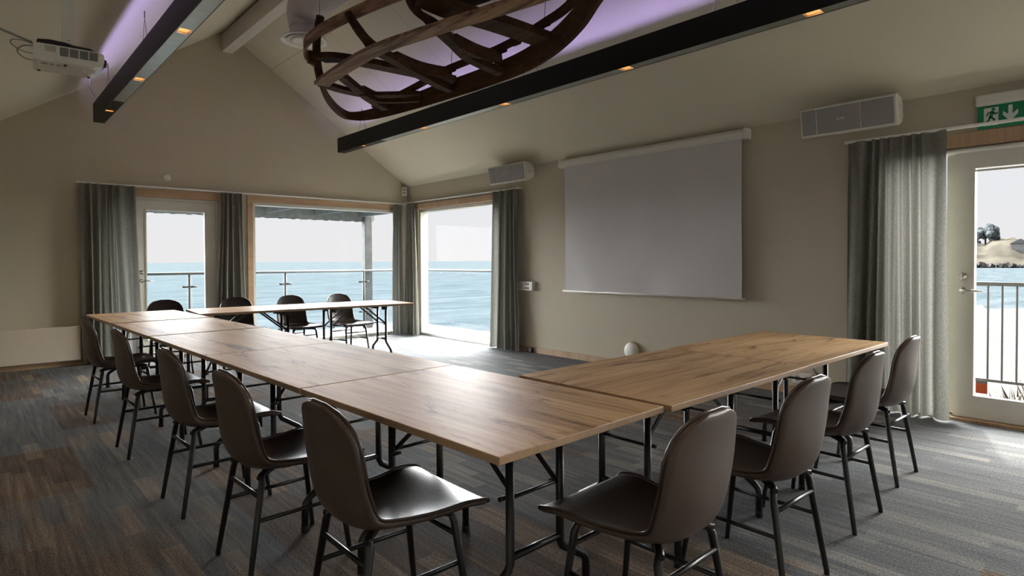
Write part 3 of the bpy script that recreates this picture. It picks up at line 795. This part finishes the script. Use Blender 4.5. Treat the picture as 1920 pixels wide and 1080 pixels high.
# ------------------------------------------------------------------ ventilation duct and diffuser
r = thing('ventilation_duct', 'pale spiral duct with elbow and round air diffuser behind the boat frame', 'duct', (2.62, 6.0, 3.5))
o = Vector((2.62, 6.0, 3.5))
def ribbed(path, rad, name, rib=.007, step=.035):
    P = catmull(path, 10)
    # resample
    L = [0]
    for i in range(1, len(P)): L.append(L[-1]+(P[i]-P[i-1]).length)
    n = int(L[-1]/(step/4)); out = []; rr = []; j = 0
    for i in range(n+1):
        s = L[-1]*i/n
        while j < len(L)-2 and L[j+1] < s: j += 1
        f = (s-L[j])/(L[j+1]-L[j]+1e-9); out.append(P[j].lerp(P[j+1], f)-o); rr.append(rad+(rib if i % 4 == 0 else 0))
    return MB().tube(out, rad, 28, radii=rr).build(name, 'duct', r)
ribbed([(2.60, 5.80, 3.85), (2.60, 5.0, 3.855), (2.60, 3.5, 3.855), (2.60, 1.0, 3.855)], .18, 'spiral_duct')
MB().tube([p-o for p in catmull([(2.60, 5.80, 3.85), (2.60, 5.93, 3.84), (2.60, 6.01, 3.81), (2.61, 6.045, 3.74), (2.62, 6.045, 3.66)], 5)], .15, 28, radii=[.18-.035*i/20 for i in range(21)]).build('duct_elbow', 'duct', r)
MB().tube([Vector((2.60, 5.80, 3.85))-o, Vector((2.60, 5.825, 3.85))-o], .19, 28).build('collar', 'duct', r)
MB().tube([Vector((2.62, 6.045, 3.72))-o, Vector((2.62, 6.045, 3.54))-o], .135, 28).build('duct_collar', 'duct', r)
T = Matrix.Translation(Vector((2.62, 6.045, 3.52))-o)
MB().lathe([(.12, .03), (.20, .025), (.232, .008), (.236, -.004), (.225, -.01), (.185, .004), (.182, .014), (.12, .014)], T, 40).build('diffuser_ring', 'white', r)
MB().lathe([(.001, .0), (.05, -.012), (.10, -.016), (.13, -.008), (.13, -.002), (.06, .004), (.001, .012)], T, 36).build('diffuser_cone', 'white', r)
MB().lathe([(.140, .0), (.172, -.008), (.172, .0), (.140, .008), (.140, 0)], T, 36).build('diffuser_cone', 'white', r)

# ------------------------------------------------------------------ projector
PJ = Vector((.425, 4.02, 2.283))
r = thing('projector', 'white ceiling projector with dark vents, upper left of the room', 'projector', tuple(PJ), math.radians(-4))
r.scale = (.92, 1, .60)
mb = MB()
poly = [(-.165, .015), (-.155, .0), (.105, .0), (.155, .03), (.165, .055), (.165, .135), (.120, .150), (-.150, .150), (-.165, .135)]
mb.prism(poly, T_axes((0, .12, 0), (1, 0, 0), (0, 0, 1), (0, -1, 0)), .24)
bmesh.ops.bevel(mb.bm, geom=[e for e in mb.bm.edges], offset=.006, segments=2, affect='EDGES')
mb.build('casing', 'plastic', r)
# dark top with hump
mb = MB(); mb.prism([(-.150, .149), (.122, .149), (.10, .168), (.02, .172), (-.02, .185), (-.09, .190), (-.145, .178)], T_axes((0, .116, 0), (1, 0, 0), (0, 0, 1), (0, -1, 0)), .232); mb.build('dark_cover', 'black', r)
# vents on the side towards the room
vt = MB()
for i in range(4):
    for j in range(11):
        x0 = -.045+i*.046; z0 = .062+j*.0068
        vt.box(x0, x0+.040, -.1215, -.119, z0, z0+.0042)
vt.build('exhaust_vent', 'dark', r)
vt = MB()
for i in range(8): vt.box(-.112+i*.0065, -.112+i*.0065+.0035, -.1212, -.119, .085, .135)
vt.build('intake_vent', 'cable', r)
MB().box(.1655, .168, -.085, -.0, .05, .115).lathe([(.001, .02), (.032, .02), (.036, .0)], cyl_T(Vector((.160, -.045, .085)), (1, 0, 0)), 24).build('lens', 'dark', r)
MB().box(.060, .125, -.07, .0, -.003, .001, bev=.001).build('lens_shutter', 'white', r)
lab = MB()
for i, (x, y, w_) in enumerate(((-.13, -.08, .03), (-.09, -.08, .015), (-.06, -.075, .02), (-.03, -.07, .015))): lab.box(x, x+w_, y, y+.03, -.0012, .0005)
lab.build('rating_label', 'cable', r)
for x, y in ((-.14, .09), (-.02, -.09), (.10, .09)): MB().tube([(x, y, .001), (x, y, -.008)], .008, 10).build('adjuster_foot', 'dark', r)
pz = (roofz(.43)-PJ.z)/.60
pl = MB(); pl.box(-.032, .032, -.024, .024, .20, pz+.02, bev=.003); pl = pl.build('mounting_pole', 'plastic', r)
br = MB(); br.box(-.036, .036, -.028, .028, .165, .235, bev=.003); br.box(-.09, .09, -.05, .05, .186, .192); br.build('pole_bracket', 'plastic', pl)
b = MB()
for z in (.215, .25): b.tube([(0, -.0285, z), (0, -.032, z)], .004, 8)
b.build('bolt', 'dark', pl)
b = MB(); b.tube(catmull([(-.165, .03, .11), (-.215, .02, .115), (-.26, .0, .15), (-.255, -.01, .185), (-.20, .0, .195), (-.155, .02, .18)], 6), .004, 8)
b.build('signal_cable', 'cable', r)
b = MB(); b.tube(catmull([(-.165, .03, .05), (-.21, .02, .06), (-.235, 0, .10), (-.21, -.01, .145), (-.165, .0, .165), (-.14, .02, .17)], 6), .0045, 8)
b.build('power_cable', 'cable', r)
tag(MB().tube([(-.85, 3.985, 2.52), (.0, 4.0, 2.482), (.14, 4.005, 2.43), (.27, 4.01, 2.392)], .0065, 8).build('cable_run', 'cable'), 'grey cable stretched through the air to the projector from the left', 'cable')

# ------------------------------------------------------------------ right wall: screen, speakers, exit sign, outlets
r = thing('projection_screen', 'white pull-down projection screen hanging on the side wall', 'screen', (XR-.06, 3.99, .85))
for y in (-.9, .9): MB().box(.04, .0598, y-.03, y+.03, 1.57, 1.63).build('wall_bracket', 'white', r)
o = Vector((XR-.06, 3.99, .85))
b = MB(); b.prism([(-.045, 1.56), (-.045, 1.615), (-.02, 1.648), (.055, 1.648), (.058, 1.555), (-.02, 1.555)], T_axes((0, -1.20, 0), (1, 0, 0), (0, 0, 1), (0, 1, 0)), 2.40); b.build('casing', 'white', r)
for y in (-1.23, 1.20): MB().box(-.05, .058, y, y+.03, 1.55, 1.652, bev=.006).build('end_cap', 'white', r)
bm = bmesh.new(); g = []
ny, nz = 60, 36
y_l, y_r = 1.145, -1.17
for j in range(nz+1):
    v_ = j/nz; z = 1.56*(1-v_)+.01*v_; row = []
    for i in range(ny+1):
        u_ = i/ny
        y = y_l+(y_r-y_l)*u_
        cx_ = (u_-.5)*2
        d_ = .016*math.sin(7*abs(cx_)+3.5*v_-2)*v_*(1-.4*v_)+.006*math.sin(14*u_+5*v_)*math.sin(PI*v_)+.004*math.sin(25*u_-6*v_)*v_
        row.append(bm.verts.new((-.018+d_, y, z)))
    g.append(row)
for j in range(nz):
    for i in range(ny):
        bm.faces.new((g[j][i], g[j][i+1], g[j+1][i+1], g[j+1][i])).smooth = True
x = MB(); x.bm.free(); x.bm = bm; s_ = x.build('screen_fabric', 'screen', r)
MB().tube([(-.018, 1.18, .005), (-.018, -1.205, .005)], .011, 10).build('bottom_bar', 'white', r)

def speaker(y, label):
    r = thing('wall_speaker', label, 'speaker', (XR-.17, y, 2.42), 0, 'long white wall speakers')
    tilt = Matrix.Rotation(math.radians(-10), 4, 'Y')
    pr = [(-.10, -.115), (-.10, .115), (-.06, .125), (.055, .085), (.075, .03), (.075, -.05), (.04, -.10), (-.06, -.125)]
    b = MB(); b.prism(pr, tilt @ T_axes((0, -.36, 0), (1, 0, 0), (0, 0, 1), (0, 1, 0)), .72); b.build('cabinet', 'plastic', r)
    for s0, s1, nm in ((-.345, -.115+.0, 'grille'), (-.105, .225, 'grille'), (.235, .345, 'grille')):
        g_ = MB(); g_.box(-.108, -.099, s0, s1, -.103, .103, T=tilt, bev=.003); gg = g_.build(nm, 'grille', r)
        if s0 == -.105:
            mk_logo(gg, tilt)
    b = MB(); b.lathe([(.001, .012), (.03, .012), (.034, 0)], tilt @ cyl_T(Vector((.0, -.36, .0)), (0, -1, 0)), 20); b.build('end_knob', 'plastic', r)
    MB().box(.05, .172, -.06, .06, -.03, .05).build('wall_bracket', 'plastic', r)
    return r
def mk_logo(par, tilt):
    cu_ = bpy.data.curves.new('logo', 'FONT'); cu_.body = 'BOSE'; cu_.size = .024; cu_.extrude = .001; cu_.shear = .4; cu_.align_x = 'CENTER'; cu_.align_y = 'CENTER'; cu_.space_character = 1.1
    ob = bpy.data.objects.new('logo', cu_); C.objects.link(ob)
    # text plane faces -X: local x -> -Y, local y -> Z
    ob.matrix_world = tilt @ T_axes((-.1095, .04, .0), (0, -1, 0), (0, 0, 1), (-1, 0, 0))
    dg = bpy.context.evaluated_depsgraph_get()
    me = bpy.data.meshes.new_from_object(ob.evaluated_get(dg)); mw = ob.matrix_world.copy()
    bpy.data.objects.remove(ob); me.transform(mw); me.materials.clear(); me.materials.append(M['signwhite'])
    o2 = bpy.data.objects.new('maker_mark', me); C.objects.link(o2); o2.parent = par
speaker(6.02, 'small looking pale wall speaker between the corner window and the projection screen')
speaker(1.83, 'large pale wall speaker above the big curtain, right of the projection screen')

# exit sign
r = thing('exit_sign', 'green emergency exit sign with running man and down arrow above the glass door', 'sign', (XR, .70, 2.2))
b = MB(); b.box(-.075, 0, -.35, .315, .165, .245, bev=.012); b.build('lamp_housing', 'plastic', r)
b = MB(); b.box(-.032, -.022, -.34, .305, .0, .166); sg = b.build('sign_panel', 'green', r)
Tm = T_axes((-.0325, 0, 0), (0, -1, 0), (0, 0, 1), (-1, 0, 0))   # u to the right of the picture
b = MB()
def blk(x0, x1, z0, z1, d0=0., d1=.0015): b.prism([(x0, z0), (x1, z0), (x1, z1), (x0, z1)], Tm @ Matrix.Translation((0, 0, d0)), d1-d0)
U0 = -.268
blk(U0, U0+.085, .018, .148); b.build('door_pictogram', 'signwhite', sg)
b = MB()
Tg = Tm @ Matrix.Translation((0, 0, .0016))
def limb(pts, w_):
    pts = [(cx+(p[0]-cx)*KX, p[1]) for p in pts]
    for (p, q) in zip(pts, pts[1:]):
        d_ = Vector((q[0]-p[0], q[1]-p[1])); n_ = Vector((-d_.y, d_.x)).normalized()*w_/2; e_ = d_.normalized()*w_*.3
        b.prism([(p[0]-n_.x-e_.x, p[1]-n_.y-e_.y), (q[0]-n_.x+e_.x, q[1]-n_.y+e_.y), (q[0]+n_.x+e_.x, q[1]+n_.y+e_.y), (p[0]+n_.x-e_.x, p[1]+n_.y-e_.y)], Tg, .001)
cx = U0+.042; KX = .72
b.lathe([(.0115, 0), (.0115, .001)], Tg @ Matrix.Translation((cx+.013, .134, 0)), 16)
limb([(cx+.012, .115), (cx-.004, .078)], .022)
limb([(cx+.016, .115), (cx+.036, .098), (cx+.052, .106)], .009)
limb([(cx+.004, .116), (cx-.022, .110), (cx-.034, .092)], .009)
limb([(cx, .078), (cx+.026, .060), (cx+.024, .030)], .012)
limb([(cx-.006, .078), (cx-.022, .052), (cx-.052, .040)], .012)
b.build('running_man', 'green', sg)
b = MB()
ax_ = -.115
b.prism([(ax_-.012, .15), (ax_+.012, .15), (ax_+.012, .085), (ax_+.043, .112), (ax_+.043, .084), (ax_, .03), (ax_-.043, .084), (ax_-.043, .112), (ax_-.012, .085)], Tm, .0016)
b.build('down_arrow', 'signwhite', sg)
b = MB()
blk(.0, .085, .018, .148); b.build('door_pictogram', 'signwhite', sg)

# outlet box near the curtain
r = thing('outlet_box', 'white switch and outlet box on the wall beside the dark curtain', 'outlet', (XR, 5.90, .895))
MB().box(-.06, 0, -.155, .165, -.06, .06, bev=.004).build('box_body', 'white', r)
b = MB()
for y in (-.075, -.035):
    for z in (-.028, .028): b.tube([(-.0605, y, z), (-.063, y, z)], .014, 12)
b.build('outlet', 'dark', r)
b = MB()
for y in (.06, .11): b.box(-.064, -.06, y-.016, y+.016, -.04, .04)
b.build('switch', 'plastic', r)
# little black box on the floor by the wall
tag(MB().box(XR-.06, XR-.018, 5.77, 5.86, 0.0, .065, bev=.004).build('floor_socket', 'dark'), 'small black socket on the floor at the end of the dark curtain', 'socket')
# white disc device low on the wall
r = thing('wall_disc', 'round white disc fixture low on the wall behind the near table row', 'fixture', (XR, 4.16, .20))
MB().lathe([(.001, .05), (.07, .05), (.092, .036), (.096, .018), (.09, .0)], cyl_T((0, 0, 0), (-1, 0, 0)), 36).build('dish', 'white', r)
MB().lathe([(.104, 0), (.104, .012), (.094, .016), (.094, 0)], cyl_T((0, 0, 0), (-1, 0, 0)), 36).build('rim', 'trim', r)
MB().box(-.03, 0, -.19, -.10, -.05, -.02).build('bracket', 'white', r)
# double socket under the table end
r = thing('wall_socket', 'white wall socket seen under the end table of the near row', 'socket', (XR, 2.27, .15))
MB().box(-.022, 0, -.085, .085, -.05, .05, bev=.004).build('socket_plate', 'white', r)
for y in (-.04, .04): MB().tube([(-.0225, y, 0), (-.024, y, 0)], .024, 16).build('socket_well', 'cable', r)
# detector + corner sensor
tag(MB().lathe([(.001, .03), (.036, .03), (.05, .018), (.054, 0)], cyl_T((1.964, YE, 2.347), (0, -1, 0)), 28).build('wall_detector', 'white'), 'small round white detector on the end wall above the curtain rail', 'detector')
r = thing('motion_sensor', 'small white motion sensor in the upper room corner', 'sensor', (XR-.07, YE-.05, 2.43), math.radians(-42))
r.scale = (1.25, 1.0, 1.3)
MB().box(-.035, .035, -.045, .0, -.055, .055, bev=.006).build('sensor_body', 'white', r)
b = MB(); b.box(-.018, .018, -.047, -.045, .008, .035); b.box(-.018, .018, -.047, -.045, -.035, -.01); b.build('sensor_lens', 'cable', r)
MB().box(-.012, .012, 0, .035, -.02, .02).build('sensor_mount', 'white', r)
# radiator
r = thing('panel_radiator', 'long flat cream panel radiator low on the end wall, left of the curtain', 'radiator', (.3, YE-.003, .07))
MB().box(-1.7, .70, -.085, -.03, 0, .408, bev=.008).build('panel', 'radiator', r)
for x in (-1.3, -.4, .45): MB().box(x-.03, x+.03, -.03, 0, .1, .34).build('bracket', 'radiator', r)

# ------------------------------------------------------------------ outside: deck, roof edge, railings
tag(MB().box(-2.5, 7.15, YE+.2, 11.05, -.22, -.08).box(XR+.2, 7.15, -4, YE+.2, -.22, -.08).build('terrace_deck', 'deck'), 'grey boarded terrace outside the windows', 'terrace', kind='structure')
b = MB(); b.box(-2.5, 6.15, YE+.2, 10.95, 2.22, 2.30)
for i in range(0, 108): b.box(-2.5+i*.08, -2.5+i*.08+.076, 10.93, 10.96+.008*(i%2), 2.03+.006*math.sin(i*2.3), 2.30)
b.box(-2.5, 6.15, 10.89, 10.93, 2.06, 2.22)
for i in range(10): b.box(-2.3+i*.9, -2.24+i*.9, YE+.2, 10.9, 2.12, 2.22)
tag(b.build('porch_roof', 'fascia'), 'weathered board porch roof edge seen at the top of the sea window', 'porch roof', kind='structure')
tag(MB().box(5.86, 6.02, 10.74, 10.88, -.08, 2.12, bev=.01).build('porch_post', 'postwood'), 'grey timber post carrying the porch roof behind the sea window', 'post')
def glass_rail(name, pts_post, a_, b_, label):
    r = thing(name, label, 'railing', (0, 0, 0))
    a_ = Vector(a_); b_ = Vector(b_)
    MB().tube([a_+Vector((0, 0, 1.055)), b_+Vector((0, 0, 1.055))], .021, 12).build('top_rail', 'railsteel', r)
    d_ = (b_-a_).normalized()
    al = [a_]+[Vector(p) for p in pts_post]+[b_]
    for p in al[1:-1]:
        m = MB(); m.tube([p+Vector((0, 0, -.08)), p+Vector((0, 0, 1.05))], .02, 12); m = m.build('post', 'railsteel', r)
        for z in (.25, .84):
            c = MB(); 
            for s_ in (-1, 1): c.tube([p+d_*s_*.02+Vector((0, 0, z)), p+d_*s_*.11+Vector((0, 0, z))], .019, 10)
            c.build('glass_clamp', 'railsteel', m)
    n = Vector((-d_.y, d_.x, 0))
    for p, q in zip(al, al[1:]):
        P, Q = p+d_*.05, q-d_*.05
        MB().bar([P+Vector((0, 0, .52)), Q+Vector((0, 0, .52))], .01, .96, (0, 0, 1)).build('glass_panel', 'glassrail', r)
glass_rail('glass_railing', [(-.4, 10.7, 0), (1.15, 10.7, 0), (2.67, 10.7, 0), (4.24, 10.7, 0), (5.80, 10.7, 0)], (-2.4, 10.7, 0), (7.0, 10.7, 0), 'glass balustrade with steel handrail on the sea side of the terrace')
glass_rail('glass_railing', [(7.0, 7.75, 0), (7.0, 6.3, 0)], (7.0, 10.62, 0), (7.0, 4.8, 0), 'glass balustrade with steel handrail outside the corner side window')
r = thing('bar_railing', 'grey metal railing with upright bars outside the right hand glass door', 'railing', (7.0, 0, 0))
MB().box(-.02, .02, -3.5, 4.6, .985, 1.02).build('top_rail', 'railgrey', r)
MB().box(-.015, .015, -3.5, 4.6, .10, .125).build('bottom_rail', 'railgrey', r)
for i in range(26):
    y = 2.6-i*.103
    MB().box(-.007, .007, y-.007, y+.007, .125, .985).build('baluster', 'railgrey', r)
for y in (-3.0, -.45, 3.6): MB().box(-.02, .02, y-.02, y+.02, -.08, .985).build('post', 'railgrey', r)

# ------------------------------------------------------------------ landscape
def plane(name, x0, x1, y0, y1, z, m): 
    b = MB(); v = [b.bm.verts.new(p) for p in ((x0, y0, z), (x1, y0, z), (x1, y1, z), (x0, y1, z))]; b.bm.faces.new(v); return b.build(name, m)
tag(plane('sea', -4000, 7000, -3000, 7000, -4.0, 'sea'), 'pale blue sea reaching to the horizon', 'sea', kind='structure')
def polar(az, d, z): a_ = math.radians(az); return (d*math.sin(a_), d*math.cos(a_), z)
# beach
bm = bmesh.new(); g = []
for i in range(41):
    az = 30+i*2.5
    ds = 30+ (az-30)*1.1 + 3*math.sin(az*.5)+1.5*math.sin(az*1.3)
    row = []
    for j in range(15):
        t_ = j/14; d_ = 11+(ds+3-11)*t_
        if az < 36: d_ = max(d_*.8, 12)
        z = -2.5+(-4.10+2.5)*t_**.8+.08*math.sin(d_*.7+az*.4)
        if az < 36: z -= (36-az)*.25
        row.append(bm.verts.new(polar(az, d_, z)))
    g.append(row)
for i in range(40):
    for j in range(14): bm.faces.new((g[i][j], g[i+1][j], g[i+1][j+1], g[i][j+1])).smooth = True
x = MB(); x.bm.free(); x.bm = bm; tag(x.build('beach', 'sand'), 'pale sandy beach beyond the terrace railing', 'beach', kind='structure')
# dry grass tufts: uncountable
bm = bmesh.new(); rnd = random.Random(4)
for i in range(2600):
    az = rnd.uniform(66, 96); d_ = rnd.uniform(12, 21+2*math.sin(az)); p = Vector(polar(az, d_, -2.62)); h_ = rnd.uniform(.25, .55)
    w_ = rnd.uniform(.02, .05); a_ = rnd.uniform(0, PI); dx = Vector((math.cos(a_), math.sin(a_), 0))*w_; tp_ = p+Vector((rnd.uniform(-.15, .15), rnd.uniform(-.15, .15), h_))
    v0 = bm.verts.new(p-dx); v1 = bm.verts.new(p+dx); v2 = bm.verts.new(tp_); bm.faces.new((v0, v1, v2))
x = MB(); x.bm.free(); x.bm = bm; tag(x.build('dune_grass', 'drygrass'), 'dry yellow dune grass below the terrace', 'grass', kind='stuff')
# headland
bm = bmesh.new(); g = []; rnd = random.Random(2)
for i in range(61):
    az = 76+i*.4; row = []
    hh = 14*min(1, max(0, (az-76.5)/2.5))**.6+2.0*math.sin(az*2.1)+1.2*math.sin(az*5.3)
    if az < 77: hh = min(hh, 3)
    for j in range(13):
        t_ = j/12; d_ = 420+160*t_
        z = -4.6+max(0, hh+4)*math.sin(min(1, t_*1.4)*PI/2)**.8+ (rnd.uniform(-.5, .5) if 0 < j < 12 else 0)
        row.append(bm.verts.new(polar(az, d_, z if t_ > 0 else -4.6)))
    g.append(row)
for i in range(60):
    for j in range(12): bm.faces.new((g[i][j], g[i+1][j], g[i+1][j+1], g[i][j+1])).smooth = True
x = MB(); x.bm.free(); x.bm = bm; tag(x.build('headland', 'hill'), 'scrubby headland across the bay', 'hill', kind='structure')
b = MB(); rnd = random.Random(6)
for i in range(150):
    az = rnd.uniform(76.3, 92); d_ = rnd.uniform(414, 424); s_ = rnd.uniform(.8, 2.2)
    p = polar(az, d_, -3.9+rnd.uniform(0, 1)); M4 = Matrix.Translation(p) @ Euler((rnd.random(), rnd.random(), rnd.random())).to_matrix().to_4x4()
    b.box(-s_, s_, -s_*.7, s_*.7, -s_*.5, s_*.5, T=M4)
tag(b.build('shore_rocks', 'stone'), 'dark rocks along the foot of the headland', 'rocks', kind='stuff')
def tree(az, d_, z, s_, label):
    r = thing('tree', label, 'tree', polar(az, d_, z))
    MB().tube([(0, 0, -2), (0, 0, 4*s_)], .5*s_, 8).build('trunk', 'stone', r)
    bm_ = bmesh.new(); rn = random.Random(int(az*100))
    for k in range(16):
        c = Vector((rn.uniform(-4, 4), rn.uniform(-4, 4), rn.uniform(4, 10)))*s_
        ret = bmesh.ops.create_icosphere(bm_, subdivisions=2, radius=rn.uniform(1.6, 3.0)*s_, matrix=Matrix.Translation(c))
        for v_ in ret['verts']: v_.co += Vector((rn.uniform(-.4, .4), rn.uniform(-.4, .4), rn.uniform(-.4, .4)))*s_
    x_ = MB(); x_.bm.free(); x_.bm = bm_; x_.build('crown', 'foliage', r)
tree(80.4, 505, 9.0, 1.15, 'big haze-paled tree on the crest of the headland')
tree(79.7, 515, 8.5, .75, 'smaller tree at the left end of the headland crest')
r = thing('shore_house', 'long pale house with grey roof on the headland', 'building', polar(82.4, 470, 6.5), math.radians(90-82.4))
MB().box(-13, 13, -4, 4, -3, 3.2).build('wall', 'bldg', r)
MB().prism([(-4.6, 3.2), (4.6, 3.2), (0, 6.0)], T_axes((-13.5, 0, 0), (0, 1, 0), (0, 0, 1), (1, 0, 0)), 27).build('roof', 'roofgrey', r)
b = MB()
for i in range(6): b.box(-11+i*4, -9+i*4, -4.05, -3.98, .5, 2.2)
b.build('window_row', 'dark', r)

# ------------------------------------------------------------------ light
w = bpy.data.worlds.new('world'); S.world = w; w.use_nodes = True
nt = w.node_tree; bg = nt.nodes['Background']
tc = nt.nodes.new('ShaderNodeTexCoord'); sp = nt.nodes.new('ShaderNodeSeparateXYZ'); nt.links.new(tc.outputs['Generated'], sp.inputs[0])
r_ = nt.nodes.new('ShaderNodeValToRGB'); e = r_.color_ramp.elements
e[0].position = .0; e[0].color = (.87, .84, .85, 1); e[1].position = .5; e[1].color = (.80, .84, .94, 1)
k = e.new(.12); k.color = (.84, .84, .87, 1)
nt.links.new(sp.outputs['Z'], r_.inputs['Fac']); nt.links.new(r_.outputs['Color'], bg.inputs['Color'])
bg.inputs['Strength'].default_value = .67
def sky_fill(d, e, ang, col):  # wide sun lamps added as fill, far stronger than the visible sky
    l = bpy.data.lights.new('daylight_fill', 'SUN'); l.energy = e; l.angle = math.radians(ang); l.color = col
    o = bpy.data.objects.new('daylight_fill', l); C.objects.link(o); o.rotation_euler = Vector(d).normalized().to_track_quat('-Z', 'Y').to_euler()
sky_fill((.02, -1, -.34), 34, 100, (.97, .98, 1))
sky_fill((-1, -.22, -.36), 36, 85, (1, .97, .93))
sun = bpy.data.lights.new('sun', 'SUN'); sun.energy = 3.0; sun.angle = math.radians(1.2); sun.color = (1, .95, .86)
so = bpy.data.objects.new('sun', sun); C.objects.link(so)
dirv = Vector((-.50, -.16, -.85)).normalized()
so.rotation_euler = dirv.to_track_quat('-Z', 'Y').to_euler()
for x in (1.185, 4.28):
    for y in (7.85, 6.31, 4.79, 3.21, 1.66, .12):
        l = bpy.data.lights.new('downlight_lamp', 'SPOT'); l.energy = 12; l.spot_size = math.radians(75); l.spot_blend = .6; l.color = (1, .72, .42); l.shadow_soft_size = .03
        lo = bpy.data.objects.new('downlight_lamp', l); C.objects.link(lo); lo.location = (x, y, 2.892)

# ------------------------------------------------------------------ camera
f_px, yaw, pit, rol, cx0, cy0 = 1126.786, math.radians(41.92227), math.radians(-1.08229), math.radians(-.2811), 951.565, 509.817
fw = Vector((math.sin(yaw)*math.cos(pit), math.cos(yaw)*math.cos(pit), math.sin(pit)))
rt = Vector((math.cos(yaw), -math.sin(yaw), 0)); up = rt.cross(fw)
r2 = rt*math.cos(rol)+up*math.sin(rol); u2 = -rt*math.sin(rol)+up*math.cos(rol)
cam = bpy.data.cameras.new('camera'); co = bpy.data.objects.new('camera', cam); C.objects.link(co)
cam.sensor_width = 36; cam.lens = f_px/1920*36
cam.shift_x = (960-cx0)/1920; cam.shift_y = (cy0-540)/1920
cam.clip_start = .05; cam.clip_end = 9000
co.matrix_world = Matrix(((r2.x, u2.x, -fw.x, 0), (r2.y, u2.y, -fw.y, 0), (r2.z, u2.z, -fw.z, 1.24), (0, 0, 0, 1)))
S.camera = co
S.view_settings.view_transform = 'Standard'; S.view_settings.look = 'None'; S.view_settings.gamma = 1; S.view_settings.use_curve_mapping = False
S.view_settings.exposure = 0.62
